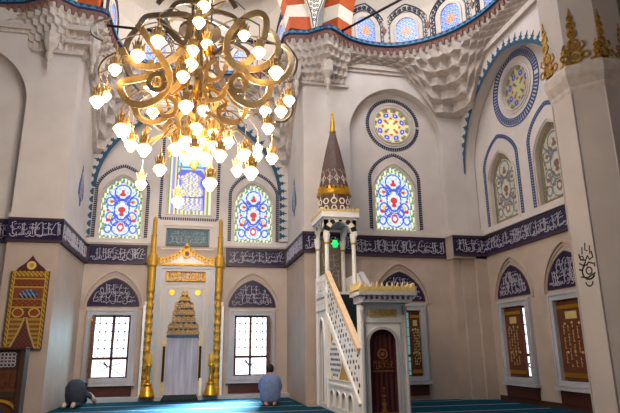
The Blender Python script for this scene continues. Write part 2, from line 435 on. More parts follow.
# central calligraphy window
t = thing('window_%d' % wn, 'tall calligraphy stained glass window above the mihrab, partly behind the chandelier', 'window', Q.p(AX, 5.3, 0), kind='structure'); wn += 1
cw, cz0, cz1 = .66, 5.4, 8.1
def midcol(u, z):
    x = u-AX
    if abs(x) > .44 or z < 5.55:
        s = int(math.floor(u/.06))+int(math.floor(z/.06))
        return [(238, 226, 120), (150, 140, 210), (226, 230, 200), (120, 150, 90)][(s*3+int(z/.06)) % 4]
    if abs(x) > .42 or abs(z-5.98) < .02 or abs(z-6.97) < .02: return (46, 66, 190)
    if z < 5.98:
        return (250, 240, 170) if math.sin(x*44+math.sin(z*40)*2)*math.sin(z*48) > .1 and abs(x) < .36 else (150, 150, 236)
    if z > 6.97: return (150, 214, 232)
    w = .38-.12*max(0, (z-6.2)/.7)**2 + (.05*math.sin((z-6.0)*11))
    if abs(x) > w+.06 or z > 6.88: return (160, 220, 240)
    if abs(x) > w-.02 or z > 6.82-.5*abs(x): return (96, 96, 210)
    return (250, 240, 160) if math.sin(x*50+math.sin(z*34)*1.6)*math.sin(z*36+x*9) > 0 and abs(x) < w-.07 else (164, 160, 232)
pattern('stained_glass', Q, lsp(AX-cw-.02, AX+cw+.02, 50), lsp(cz0-.02, cz1, 80), None, midcol, -.12, M['glass_col'], t)
o = mb(M['plaster']); o.band(Q, [(AX-cw-.03, cz1), (AX-cw-.03, cz0-.03), (AX+cw+.03, cz0-.03), (AX+cw+.03, cz1)], .05, 0, .03); o.build('plaster_moulding', None, t)
o = mb(M['dotnavy']); beads(o, Q, [(AX-.87, 8.2), (AX-.87, 5.24), (AX+.87, 5.24), (AX+.87, 8.2), (AX, 8.6), (AX-.87, 8.2)], .066, .044, .085, 0, .014); o.build('painted_border', None, t)
holes.append(rect(AX-cw, AX+cw, cz0, cz1))
low = [rect(c-.52, c+.52, .6, 2.33) for c in BAY]
o = mb(M['wall']); o.plate(Q, rect(-3.3, 3.0, 4.38, 11.2), holes, -.45, 0.)
o.m(M['wall_low']); o.plate(Q, rect(-3.3, 3.0, 0, 4.38), low, -.45, 0.)
struct(o, 'wall_mihrab')
lower_window(wn, Q, BAY[0], 'latticed casement window with grey marble surround beside the prostrating person', side=.8, leaves=((-1, 1.35, .42),)); wn += 1
lower_window(wn, Q, BAY[1], 'latticed casement window with grey marble surround behind the kneeling man', side=-.5, leaves=((1, 1.4, .42),)); wn += 1
lunette(Q, BAY[0], 'navy pointed calligraphy panel over the window by the prostrating person', 11)
lunette(Q, BAY[1], 'navy pointed calligraphy panel over the window by the kneeling man', 23)

# great arch painted with tulips on the qibla wall
def great_arch(c, w, zs, rise, n=60):
    return [(c+w*(-math.cos(PI*i/n)), zs+rise*(.9*math.sin(PI*i/n)+.1*(1-abs(math.cos(PI*i/n))))) for i in range(n+1)]
def tulips(o, F, line, size, d0, d1):
    P = resample(line, size*.98)
    for i in range(len(P)-1):
        t = (P[i+1]-P[i]).normalized(); n = Vector((-t.y, t.x)); c = (P[i]+P[i+1])/2
        for poly in ([(-.42, 0), (.42, 0), (.36, .22), (.13, .36), (.30, .56), (.12, .60), (0, 1.05), (-.12, .60), (-.30, .56), (-.13, .36), (-.36, .22)],):
            o.prism(F, [tuple(c+t*a*size+n*b*size) for a, b in poly], d0, d1)
ga = [(AX-2.80, 4.6)]+great_arch(AX, 2.80, 6.1, 2.75)+[(AX+2.80, 4.6)]
o = mb(M['wall']); o.plate(Q, [(-3.12, 4.6)]+ga+[(2.85, 4.6), (2.85, 10.3), (-3.12, 10.3)], [], .002, .16); struct(o, 'trim_1')
t = thing('tulip_border', 'dark teal tulip border painted round the great arch over the mihrab', 'painted border', Q.p(AX, 4.9, .16))
o = mb(M['teal']); gl = [p for p in ga if True]
o.band(Q, [(u+(.05 if u < AX else -.05)*0, z) for u, z in ga[1:-1]], .10, .16, .168); o.build('band', None, t)
o = mb(M['teal']); tulips(o, Q, ga[::-1][::-1], .25, .16, .172); o.build('tulip_row', None, t)
SILL = mb(M['wall'])
for a, b in ((-3.12, -1.30), (.88, 2.85)): SILL.fbox(Q, a, b, 4.42, 4.56, 0, .10); SILL.fbox(Q, a, b, 4.38, 4.42, 0, .06)
struct(SILL, 'trim_2')

# ------------------------------------------------------------------ calligraphy bands
def band_seg(F, a, b, label, seed, d0=0., ends=(1, 1)):
    t = thing('inscription_band', label, 'calligraphy band', F.p((a+b)/2, BB, d0), 'navy calligraphy bands round the hall')
    o = mb(M['navy']); o.fbox(F, a, b, BB, BT, d0-.0, d0+.04); o.build('tile_ground', None, t)
    o = mb(M['purple']); o.fbox(F, a, b, BB, BB+.06, d0+.0, d0+.055); o.fbox(F, a, b, BT-.06, BT, d0+.0, d0+.055)
    if ends[0]: o.fbox(F, a, a+.05, BB, BT, d0, d0+.055)
    if ends[1]: o.fbox(F, b-.05, b, BB, BT, d0, d0+.055)
    o.build('border', None, t)
    o = mb(M['letter']); script(o, F, a+.07, b-.05, BB+.075, BT-.075, d0+.04, seed, 1.0, None, 1.7); o.build('lettering', None, t)
band_seg(LREC, -7.2, -4.22, 'navy calligraphy band on the recessed wall at the far left edge', 31, ends=(0, 0))
band_seg(LFr, -4.28, PL+.06, 'navy calligraphy band across the front of the pier above the hanging textile', 32, ends=(0, 0))
band_seg(LS, YL-.02, D-.06, 'navy calligraphy band on the shaded pier side nearest the prostrating person', 33, ends=(0, 0))
band_seg(Q, PL+.05, -1.38, 'short navy calligraphy band between the pier and the mihrab, over the first latticed window', 34)
band_seg(Q, .95, PR-.05, 'short navy calligraphy band above the window behind the kneeling man', 35)
band_seg(RS, -(D-.06), -(YR-.02), 'navy calligraphy band on the pier side between mihrab wall and minbar', 36, ends=(0, 0))
band_seg(RFr, PR-.06, 4.2, 'navy calligraphy band on the pier front behind the minbar kiosk', 37, ends=(0, 0))
band_seg(EF, 4.2, 7.04, 'navy calligraphy band on the wall beside the minbar under the round window', 38, ends=(0, 0))
CP = Fr((0, 13.67, 0), (1, 0, 0), (0, -1, 0))
band_seg(CP, 7.05, 8.06, 'short navy calligraphy band turning across the corner pier', 39, ends=(0, 0))
band_seg(RF, -13.74, -8.2, 'long navy calligraphy band running along the side wall behind the octagonal pillar', 40, ends=(0, 0))

# ------------------------------------------------------------------ piers and their side bays
o = mb(M['wall']); o.box(-4.25, PL, YL, 16.9, 4.42, 9.9); o.m(M['wall_low']); o.box(-4.25, PL, YL, 16.9, 0, 4.42)
o.m(M['wall']); o.box(-4.28, PL+.05, YL-.05, D, 4.38, 4.5)
struct(o, 'wall_left_pier')
o = mb(M['wall']); o.box(PR, 4.2, YR, 16.9, 4.42, 9.9); o.m(M['wall_low']); o.box(PR, 4.2, YR, 16.9, 0, 4.42)
o.m(M['wall']); o.box(PR-.05, 4.22, YR-.05, D, 4.38, 4.5)
struct(o, 'wall_right_pier')
# left recess
o = mb(M['wall']); o.fbox(LREC, -8.6, -4.2, 0, 10.3, -.4, 0)
la = arch(-5.75, 1.5, 4.42, 7.3, 8.85, peak=.1, e=2.2, q=.5)
o.plate(LFr, [(-8.6, 4.42)]+la+[(-4.24, 4.42), (-4.24, 9.9), (-8.6, 9.9)], [], -.23, -.001)
o.fbox(LREC, -8.6, -4.2, 4.36, 4.5, 0, .05)
struct(o, 'wall_left')
# right bay (round window over pointed window, beside the minbar)
BE = 5.6
hl = [upper_window(wn, EF, BE, 'pointed stained glass window below the round one beside the spire', seed=5)]; wn += 1
def roundel(n, F, c, z, r, ro, label, lit, thick):
    t = thing('window_%d' % n, label, 'window', F.p(c, z-ro, 0), kind='structure')
    def rc(u, zz):
        x, y = u-c, zz-z; q = math.hypot(x, y)/r; a = math.atan2(y, x)
        if q < .16: return (238, 236, 150)
        if q < .40: return (250, 236, 150) if math.cos(a*4) > .2 else ((190, 60, 50) if math.cos(a*8) > .3 else (214, 222, 190))
        if q < .52: return (210, 60, 46) if math.cos(a*8) > .4 else (236, 224, 130)
        if q < .82:
            k = abs(((a/(2*PI)*8) % 1)-.5); d = math.hypot((q-.68)/.13, k/.3)
            return (250, 250, 255) if d < .3 else ((70, 70, 226) if d < 1 else (220, 206, 150))
        s = int(math.floor(a/(2*PI)*36)); return [(224, 214, 150), (150, 90, 80), (120, 140, 90)][s % 3]
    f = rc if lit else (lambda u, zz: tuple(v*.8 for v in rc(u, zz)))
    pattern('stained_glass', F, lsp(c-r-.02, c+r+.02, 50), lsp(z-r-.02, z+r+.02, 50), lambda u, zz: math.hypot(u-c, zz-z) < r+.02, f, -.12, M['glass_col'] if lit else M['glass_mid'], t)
    o = mb(M['plaster']); o.band(F, circ(c, z, r+.015), .03, 0, .03, closed=True); o.band(F, circ(c, z, r+.1), .03, 0, .02, closed=True)
    o.build('plaster_moulding', None, t)
    b = mb(M['dotnavy'] if not thick else M['blueline']); ln = circ(c, z, ro, 80); ln.append(ln[0])
    if thick:
        for e in (-.1, .1): b.band(F, circ(c, z, ro+e, 80), .028, 0, .014, closed=True)
        beads(b, F, ln, .09, .055, .14, 0, .012)
    else:
        b.band(F, circ(c, z, ro-.03, 60), .014, 0, .01, closed=True); beads(b, F, ln, .068, .048, .10, 0, .016)
    b.build('painted_border', None, t)
    return circ(c, z, r)
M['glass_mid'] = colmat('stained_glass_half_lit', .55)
hl.append(roundel(wn, EF, 5.63, 7.8, .56, .79, 'small round stained glass window high beside the minbar spire', True, False)); wn += 1
o = mb(M['wall']); o.plate(EF, rect(4.0, 8.3, 4.38, 10.3), hl, -.4, 0)
o.m(M['wall_low']); o.plate(EF, rect(4.0, 8.3, 0, 4.38), [rect(BE-.52, BE+.52, .6, 2.33)], -.4, 0)
ra = arch(5.62, 1.43, 4.42, 7.3, 8.86, peak=.1, e=2.2, q=.5)
o.m(M['wall']); o.plate(RFr, [(4.0, 4.42)]+ra+[(7.72, 4.42), (7.72, 9.9), (4.0, 9.9)], [], -.28, .001)
o.fbox(EF, 4.2, 7.1, 4.38, 4.5, 0, .1)
# corner pier with stepped mouldings
o.m(M['wall_low']); o.box(7.1, 8.3, 13.85, 14.3, 0, 4.42); o.box(7.34, 8.3, 13.78, 13.9, 0, 4.42); o.box(7.72, 8.3, 13.68, 13.9, 0, 4.42)
o.m(M['wall_low']); o.box(7.05, 8.3, 13.68, 14.2, 3.74, 4.42); o.m(M['wall']); o.box(7.02, 8.3, 13.60, 14.2, 4.38, 4.52)
struct(o, 'wall_back')
lower_window(wn, EF, BE, 'narrow visible window with open carved shutter beside the minbar portal', side=0, dim=True, leaves=((1, .12, .31),)); wn += 1
lunette(EF, BE, 'navy pointed calligraphy panel half hidden behind the minbar portal crown', 47)
# side wall
RB = (-12.55, -10.42)
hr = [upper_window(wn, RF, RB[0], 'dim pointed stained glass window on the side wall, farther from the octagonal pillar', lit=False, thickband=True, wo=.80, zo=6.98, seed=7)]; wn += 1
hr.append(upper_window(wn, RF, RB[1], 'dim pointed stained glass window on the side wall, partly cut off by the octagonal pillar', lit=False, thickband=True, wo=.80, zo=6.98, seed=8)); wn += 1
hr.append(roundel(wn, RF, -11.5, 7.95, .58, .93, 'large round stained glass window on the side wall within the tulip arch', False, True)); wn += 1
o = mb(M['wall']); o.plate(RF, rect(-14.3, -2, 4.38, 10.4), hr, -.4, 0)
o.m(M['wall_low']); o.plate(RF, rect(-14.3, -2, 0, 4.38), [rect(c-.52, c+.52, .6, 2.33) for c in RB], -.4, 0)
o.m(M['wall']); o.fbox(RF, -13.75, -8.2, 4.38, 4.5, 0, .1)
gr = [(-13.84, 4.5)]+great_arch(-11.4, 2.44, 6.3, 2.62)+[(-8.96, 4.5)]
o.plate(RPL, [(-13.85, 4.5)]+gr+[(-2, 4.5), (-2, 10.2), (-13.85, 10.2)], [], -.34, 0)
struct(o, 'wall_right')
lower_window(wn, RF, RB[0], 'side wall window with carved brown shutter and a bright slit, nearer the corner', leaves=((-1, .04, .78),)); wn += 1
lower_window(wn, RF, RB[1], 'side wall window with closed carved shutter next to the octagonal pillar', leaves=((-1, .03, .96),)); wn += 1
lunette(RF, RB[0], 'navy pointed calligraphy panel over the side wall window nearer the corner', 53)
lunette(RF, RB[1], 'navy pointed calligraphy panel over the side wall window next to the octagonal pillar', 59)
t = thing('tulip_border', 'blue tulip border painted round the side wall arch with the large round window', 'painted border', RPL.p(-11.4, 6.3, 0))
o = mb(M['teal']); o.band(RPL, gr[1:-1], .09, 0, .008); o.build('band', None, t)
o = mb(M['teal']); tulips(o, RPL, gr[1:-1], .25, 0, .012); o.build('tulip_row', None, t)

# ------------------------------------------------------------------ drum cornice, stalactite vaulting, drums
P1 = [(-8.2, 10.0), (-7.6, 11.5), (-6.9, 12.7), (-6.1, 13.4), (-5.24, 13.62), (-4.5, 13.42), (-3.8, 13.0), (-3.35, 13.36), (-2.66, 13.46)]
qr = []
for i in range(33):
    a = PI-PI*i/32; ca, sa = math.cos(a), math.sin(a)
    qr.append((-.14+2.5*math.copysign(abs(ca)**.62, ca), 13.5+2.75*abs(sa)**.62))
P2 = [(2.36, 13.5), (2.95, 13.40), (3.42, 13.0), (4.02, 13.42), (4.45, 13.58), (4.9, 13.65), (5.5, 13.62), (6.1, 13.36), (6.7, 12.88), (7.15, 12.25), (7.45, 11.5), (7.55, 10.6), (7.5, 9.7), (7.2, 8.9), (6.9, 8.4)]
def smooth(pts, n=2):
    for _ in range(n):
        o = [pts[0]]
        for a, b in zip(pts, pts[1:]): o += [(a[0]*.75+b[0]*.25, a[1]*.75+b[1]*.25), (a[0]*.25+b[0]*.75, a[1]*.25+b[1]*.75)]
        pts = o+[pts[-1]]
    return pts
ringL = smooth(P1[:6], 2); ringR = smooth(P2[3:], 2)
path = [Vector(p) for p in ringL+P1[6:]+qr[1:-1]+P2[:3]+ringR]
def normals(P):
    out = []
    for i in range(len(P)):
        a, b = P[max(0, i-1)], P[min(len(P)-1, i+1)]; t = (b-a).normalized(); out.append(Vector((t.y, -t.x)))   # towards the hall
    return out
def sweep(o, P, prof):
    """prof: (out, z) closed section, swept along the plan path"""
    N = normals(P); rings = [[o.bm.verts.new((p.x+n.x*a, p.y+n.y*a, z)) for a, z in prof] for p, n in zip(P, N)]
    for a, b in zip(rings, rings[1:]):
        for k in range(len(prof)):
            try: o.bm.faces.new([a[k], a[(k+1) % len(prof)], b[(k+1) % len(prof)], b[k]]).material_index = o.mi
            except ValueError: pass
fine = resample(path, .1)
t = thing('trim_3', 'wavy blue cornice with brick red dentils running round under the drum windows', 'cornice', (AX, 13.4, 9.7), kind='structure')
o = mb(M['corndark']); sweep(o, fine, [(-.3, 10.0), (.12, 10.0), (.15, 10.04), (.15, 10.14), (.12, 10.17), (-.3, 10.17)]); o.build('blue_band', None, t)
o = mb(M['cornblue']); N = normals(fine)
for i in range(0, len(fine)-2, 2):
    a, b = fine[i]+N[i]*.155, fine[min(i+2, len(fine)-1)]+N[min(i+2, len(fine)-1)]*.155; c = (a+b)/2; n = N[i+1]*.012
    o.hexa([(a.x, a.y, 10.035), (c.x, c.y, 10.14), (b.x, b.y, 10.035)], [(a.x+n.x, a.y+n.y, 10.035), (c.x+n.x, c.y+n.y, 10.14), (b.x+n.x, b.y+n.y, 10.035)])
o.build('zigzag_tiles', None, t)
o = mb(M['brick']); sweep(o, fine, [(-.2, 9.92), (.08, 9.92), (.11, 10.0), (-.2, 10.0)])
for i in range(0, len(fine)-2, 2):
    c = fine[i]+N[i]*.05; tt = Vector((-N[i].y, N[i].x))*.06; n = N[i]*.07
    q = [c-tt, c+tt, c+tt+n, c-tt+n]; o.hexa([(p.x*.5+c.x*.5, p.y*.5+c.y*.5, 9.80) for p in q], [(p.x, p.y, 9.93) for p in q])
o.build('dentil_row', None, t)
o = mb(M['stone']); sweep(o, fine, [(-.3, 9.74), (.0, 9.74), (.06, 9.90), (.06, 9.93), (-.3, 9.93)]); o.build('stone_moulding', None, t)

def muqarnas(o, A, B, depth, ztop, tiers, amp=.09):
    """tiers of star-cut ledges stepping down from line A (out) to line B (back)"""
    n = len(A); rows = []
    for k in range(tiers):
        f0, f1 = k/tiers, (k+.72)/tiers
        for zf in (f0, f1):
            row = []
            for j in range(n):
                base = Vector(A[j]).lerp(Vector(B[j]), min(1, f0**1.05)); out = Vector(A[j])-Vector(B[j]); out = out.normalized() if out.length > 1e-4 else Vector((0, -1))
                z1 = amp*(1 if (j+k) % 2 == 0 else -.6)*(1-.35*f0)*(1 if zf == f0 else .55)
                row.append(o.bm.verts.new((base.x+out.x*z1, base.y+out.y*z1, ztop-depth[j]*zf)))
            rows.append(row)
    rows.append([o.bm.verts.new((B[j][0], B[j][1], ztop-depth[j])) for j in range(n)])
    for a, b in zip(rows, rows[1:]):
        for j in range(n-1):
            try: o.bm.faces.new([a[j], a[j+1], b[j+1], b[j]]).material_index = o.mi
            except ValueError: pass
def rayto(px, py, dx, dy, planes):
    best = 9
    for ax, v in planes:
        d = (dx, dy)[ax]
        if abs(d) > 1e-6:
            s = (v-(px, py)[ax])/d
            if s > 1e-4: best = min(best, s)
    return Vector((px+dx*best, py+dy*best))
def corner_fill(P, centre, planes, dmax, zmax, tiers, mn=.12, pw=.9):
    A, B, dep = [], [], []
    for p in P:
        d = (p-Vector(centre)).normalized(); q = rayto(centre[0], centre[1], d.x, d.y, planes); A.append(p); B.append(q)
        s = max(0, (q-p).length)/dmax; dep.append(mn+zmax*min(1, s)**pw)
    return A, B, dep
o = mb(M['stone'])
Pq = [p for p in resample([Vector(p) for p in qr], .16)]
A, B, dep = corner_fill(Pq, (-.14, 13.5), [(0, PL), (0, PR), (1, D-.16)], 1.0, 2.5, 9, pw=1.7)
muqarnas(o, A, B, dep, 9.76, 7, .11)
struct(o, 'trim_4')
o = mb(M['stone'])
Pr = resample([Vector(p) for p in ringR], .17)
A, B, dep = corner_fill(Pr, (4.8, 10.9), [(0, 7.7), (1, YR)], .85, 1.5, 6, mn=.22, pw=2.4)
muqarnas(o, A, B, dep, 9.76, 5, .10)
struct(o, 'trim_5')
o = mb(M['stone'])
Plf = resample([Vector(p) for p in ringL], .17)
A, B, dep = corner_fill(Plf, (-5.2, 10.9), [(0, -8.14), (1, YL)], .85, 1.5, 6, mn=.22, pw=2.4)
muqarnas(o, A, B, dep, 9.76, 5, .10)
struct(o, 'trim_6')
# capitals of the two great piers: stalactites, a moulding and pendant drops
def capital(P, wallpts, name, drops, mold):
    o = mb(M['stone']); P = resample([Vector(p) for p in P], .11); W = resample([Vector(p) for p in wallpts], sum((Vector(a)-Vector(b)).length for a, b in zip(wallpts, wallpts[1:]))/(len(P)-.5))
    n = min(len(P), len(W)); muqarnas(o, P[:n], W[:n], [1.0]*n, 9.76, 5, .06)
    for x, y, z, r in drops:
        o.lathe([(0, -.62), (.03, -.56), (.05, -.44), (.03, -.38), (r*.5, -.28), (r*.55, -.16), (r*.35, -.12), (r, .1), (r, .25), (r*1.15, .4)], (x, y, z), 8)
    for (x0, x1, y0, y1, z0, z1) in mold: o.box(x0, x1, y0, y1, z0, z1)
    struct(o, name)
capital([(-4.6, 13.42), (-4.1, 13.15), (-3.8, 12.98), (-3.35, 13.34), (-2.9, 13.42), (-2.62, 13.5), (-2.6, 13.9)], [(-4.3, YL), (-3.9, YL-.02), (-3.6, YL-.02), (-3.3, YL), (PL, YL), (PL, YL+.1), (PL, YL+.4)], 'trim_7',
        [(-3.80, 13.24, 8.75, .17), (-2.82, 13.5, 8.9, .15), (-2.78, 14.2, 8.7, .15)], [(-4.26, PL+.05, YL-.08, YL+.1, 8.72, 8.80), (-3.5, PL+.25, YL-.16, YL+.1, 9.0, 9.1), (-3.5, PL+.38, YL-.2, YL+.1, 9.36, 9.5)])
capital([(2.32, 13.9), (2.36, 13.5), (2.95, 13.40), (3.42, 13.0), (3.9, 13.35), (4.3, 13.5)], [(PR, YR+.4), (PR, YR+.1), (PR, YR), (3.1, YR-.02), (3.7, YR-.02), (4.1, YR)], 'trim_8',
        [(3.42, 13.24, 8.75, .17), (2.6, 13.6, 8.8, .15), (2.55, 14.3, 8.6, .15)], [(PR-.05, 4.2, YR-.08, YR+.1, 8.72, 8.80), (PR-.25, 3.3, YR-.2, YR+.1, 9.0, 9.1), (PR-.4, 3.3, YR-.28, YR+.1, 9.36, 9.5)])
o = mb(M['stone']); o.box(4.0, 7.7, YR-.10, YR+.05, 9.38, 9.52); o.box(4.0, 7.7, YR-.05, YR+.05, 9.28, 9.38); o.box(7.6, 7.75, 8.5, YR, 9.25, 9.4); o.box(-8.2, -4.2, YL-.1, YL+.05, 9.30, 9.44); o.box(-8.2, -4.2, YL-.05, YL+.05, 9.2, 9.3)
struct(o, 'trim_9')
# drums over the cornice
def drum(P, name):
    o = mb(M['ceilm']); prof = [(-.06, 10.15), (-.06, 11.3), (.1, 11.9), (.5, 12.6), (.55, 12.65), (-.4, 12.65), (-.4, 10.15)]
    sweep(o, P, prof); struct(o, name)
drum(resample([Vector(p) for p in ringL+[(-4.2, 13.3)]], .15), 'wall_drum_left')
drum(resample([Vector(p) for p in qr], .15), 'wall_drum_mihrab')
drum(resample([Vector(p) for p in [(3.8, 13.3)]+ringR], .15), 'wall_drum_right')
def drum_window(n, x, y, nx, ny, label, w=.30, h=.86):
    F = Fr((x, y, 10.18), (-ny, nx, 0), (nx, ny, 0))
    t = thing('window_%d' % n, label, 'window', F.p(0, 0, 0), kind='structure')
    def cf(u, z):
        q = math.hypot(u/.13, (z-h*.47)/.17)
        if q < 1: return (232, 96, 70) if (int(u/.035)+int(z/.035)) % 2 else (250, 200, 150)
        k = (int(math.floor(u/.045+5*math.sin(z*9)*.1))+int(math.floor(z/.035))) % 4
        return [(84, 92, 236), (200, 214, 255), (96, 130, 240), (150, 200, 250)][k]
    pattern('stained_glass', F, lsp(-w, w, 22), lsp(.03, h, 34), in_arch(0, w, .0, h-.3, h, peak=.1), cf, .0, M['glass_col'], t)
    o = mb(M['plaster']); o.band(F, arch(0, w+.03, 0, h-.3, h+.03, peak=.1), .06, -.02, .05)
    o.band(F, arch(0, w+.12, 0, h-.3, h+.12, peak=.1), .1, -.02, .03); o.build('plaster_reveal', None, t)
    o = mb(M['dotnavy']); L1 = arch(0, w+.20, 0, h-.25, h+.26, peak=.35); o.band(F, L1, .02, 0, .035)
    L2 = arch(0, w+.36, 0, h-.2, h+.48, peak=.4); o.band(F, L2, .025, 0, .035)
    L3 = arch(0, w+.28, 0, h-.22, h+.36, peak=.38)
    P = resample(L3, .085)
    for i in range(len(P)): 
        s = .045 if i % 2 else .03; o.band(F, circ(P[i].x+(.02 if i % 2 else -.02), P[i].y, s, 7), .018, 0, .035, closed=True)
    o.build('painted_frame', None, t)
def on_ring(P, px):
    P = resample([Vector(p) for p in P], .05); N = normals(P)
    i = min(range(len(P)), key=lambda k: abs(P[k].x-px[0])+abs(P[k].y-px[1])); return P[i], N[i]
dl = [('first arched blue drum window from the pier, crossed by the black tie rod', ringR, (4.72, 13.62)), ('middle arched blue drum window over the round window', ringR, (5.95, 13.4)),
      ('third arched blue drum window, high above the corner', ringR, (6.95, 12.5)), ('drum window farthest round, nearest the octagonal pillar', ringR, (7.5, 11.2)),
      ('drum window seen edge-on beside the chandelier above the pier with the textile', qr, (-2.5, 14.5)), ('drum window behind the upper scrolls of the chandelier', qr, (-1.5, 16.15)),
      ('drum window behind the chandelier stem', qr, (-.14, 16.25)), ('drum window behind the chandelier, toward the minbar', qr, (1.3, 16.15)), ('drum window seen edge-on between chandelier and striped arch', qr, (2.25, 14.6)), ('drum window cut by the top edge above the far left recess', ringL, (-5.5, 13.6))]
for lb, P, px in dl:
    p, n = on_ring(P, px); drum_window(wn, p.x+n.x*-.02, p.y+n.y*-.02, n.x, n.y, lb); wn += 1
# small red palmettes between the drum windows
for px in ((5.33, 13.64), (6.5, 13.05), (7.3, 11.9)):
    p, n = on_ring(ringR, px); F = Fr((p.x, p.y, 10.62), (-n.y, n.x, 0), (n.x, n.y, 0))
    o = mb(M['brick']); o.prism(F, [(-.05, 0), (0, -.09), (.05, 0), (.08, .07), (.03, .12), (0, .2), (-.03, .12), (-.08, .07)], -.05, -.02)
    solo(o, 'painted_palmette', {5.33: 'red palmette painted between the first and middle drum windows', 6.5: 'red palmette painted between the middle and third drum windows', 7.3: 'red palmette painted beyond the third drum window'}[px[0]], 'wall ornament', 'red palmettes on the drum')
# striped arches between the piers
def striped_arch(a, b, hall, name, label, dep=.62, th=.62, z0=10.16, R=1.0, nv=25, only=None):
    a, b = Vector(a), Vector(b); u = (b-a); L = u.length; u.normalize(); n = Vector((-u.y, u.x))
    if n.dot(Vector(hall)-a) < 0: n = -n
    F = Fr((a.x, a.y, z0), (u.x, u.y, 0), (n.x, n.y, 0)); r = L/2
    t = thing(name, label, 'arch', ((a.x+b.x)/2, (a.y+b.y)/2, z0), kind='structure')
    for mt, nm, par in ((M['orange'], 'red_voussoirs', 0), (M['cream'], 'cream_voussoirs', 1)):
        o = mb(mt)
        for i in range(nv):
            if i % 2 != par: continue
            pts = []; k = 4
            for j in range(k+1):
                an = PI-PI*(i+j/k)/nv; pts.append((r+r*math.cos(an), r*1.12*math.sin(an)))
            for j in range(k, -1, -1):
                an = PI-PI*(i+j/k)/nv; pts.append((r+(r+th)*math.cos(an), (r*1.12+th)*math.sin(an)))
            o.prism(F, pts, -dep, 0)
        o.build(nm, None, t)
striped_arch((-2.78, 13.3), (2.36, 13.3), (AX, 7), 'arch_striped_mihrab', 'red and cream striped arch over the mihrab bay')
striped_arch((3.72, 13.12), (6.95, 8.3), (AX, 7), 'arch_striped_right', 'red and cream striped arch springing toward the octagonal pillar')
striped_arch((-4.1, 13.1), (-7.35, 8.3), (AX, 7), 'arch_striped_left', 'red and cream striped arch at the far left top')
def spandrel(c, ang, label):
    F = Fr((c[0], c[1], 10.17), (math.cos(ang), math.sin(ang), 0), (math.sin(ang), -math.cos(ang), 0))
    t = thing('painted_spandrel', label, 'wall ornament', F.p(0, 0, 0), 'blue floral spandrels between the striped arches')
    o = mb(M['cream']); o.prism(F, [(-.06, 0), (.06, 0), (.12, .5), (.34, 1.1), (.8, 1.8), (-.8, 1.8), (-.34, 1.1), (-.12, .5)], -.1, 0); o.build('plaster_ground', None, t)
    o = mb(M['dotnavy']); o.band(F, [(-.03, .05), (-.09, .5), (-.29, 1.1), (-.7, 1.75)], .03, 0, .01); o.band(F, [(.03, .05), (.09, .5), (.29, 1.1), (.7, 1.75)], .03, 0, .01)
    for i in range(9):
        z = .3+i*.15; w = .02+.04*i**1.1*.5
        for k in range(-int(w/.06), int(w/.06)+1): o.band(F, circ(k*.1, z+(k % 2)*.04, .036, 7), .018, 0, .012, closed=True)
    o.build('floral_scroll', None, t)
spandrel((3.06, 13.22), .12, 'blue floral spandrel between striped arches, right of the chandelier'); spandrel((-3.38, 13.24), -.12, 'blue floral spandrel between striped arches, left of the chandelier')
# tie rods
for a, b, lb in (((-2.55, 13.5, 9.73), (2.32, 13.5, 9.73), 'black iron tie rod passing behind the chandelier'), ((3.75, 13.3, 10.15), (6.9, 8.6, 10.15), 'black iron tie rod slanting up across the drum windows')):
    o = mb(M['black']); o.tube([a, b], .035, 8); solo(o, 'tie_rod', lb, 'tie rod', smooth=True)
# cypress ornaments painted on the pier sides
for F, u, sgn, lb in ((LS, 15.15, 1, 'slim blue cypress ornament painted on the pier side above the prostrating person'), (RS, -15.3, -1, 'slim blue cypress ornament painted on the pier side near the minbar spire')):
    t = thing('cypress_ornament', lb, 'wall ornament', F.p(u, 5.15, 0))
    o = mb(M['blueline']); o.prism(F, [(u-.04, 5.15), (u+.04, 5.15), (u+.1, 5.3), (u+.34, 5.45), (u+.3, 5.7), (u+.16, 5.95), (u, 6.32), (u-.16, 5.95), (u-.3, 5.7), (u-.34, 5.45), (u-.1, 5.3)], 0, .012); o.build('leaf_shape', None, t)
    o = mb(M['letter'])
    for i in range(6):
        z = 5.42+i*.13; w = .22-.032*i
        for s in (-1, 1): o.band(F, circ(u+s*w*.5, z, .05, 8), .02, .012, .018, closed=True)
    o.build('scrollwork', None, t)

# ------------------------------------------------------------------ octagonal pillar
PC = (7.05, 7.82); OCT = PI/8
def octo(o, prof): 
    k = 1/math.cos(PI/8); o.lathe([(r*k, z) for r, z in prof], (PC[0], PC[1], 0), 8, rot=OCT)
t = thing('octagonal_pillar', 'huge octagonal stone pillar with gilded crown ornaments in the right foreground', 'pillar', (*PC, 0), kind='structure')
o = mb(M['pillar']); octo(o, [(.64, 0), (.64, 5.78)]); o.build('shaft', None, t)
o = mb(M['stone']); octo(o, [(.64, 5.66), (.655, 5.72), (.655, 5.78), (.72, 5.94), (.73, 6.0), (.73, 6.12), (.70, 6.15), (.66, 6.21), (.6, 6.22)]); o.build('capital_moulding', None, t)
o = mb(M['pillar']); octo(o, [(.66, 6.16), (.66, 12.69)]); o.build('upper_shaft', None, t)
o = mb(M['pillar']); k = 1/math.cos(PI/8)
for i in range(8):
    a = OCT+i*PI/4; o.tube([(PC[0]+.64*k*math.cos(a), PC[1]+.64*k*math.sin(a), .1), (PC[0]+.64*k*math.cos(a), PC[1]+.64*k*math.sin(a), 5.66)], .018, 6)
o.build('corner_bead', None, t)
side = .66*2*math.tan(PI/8)
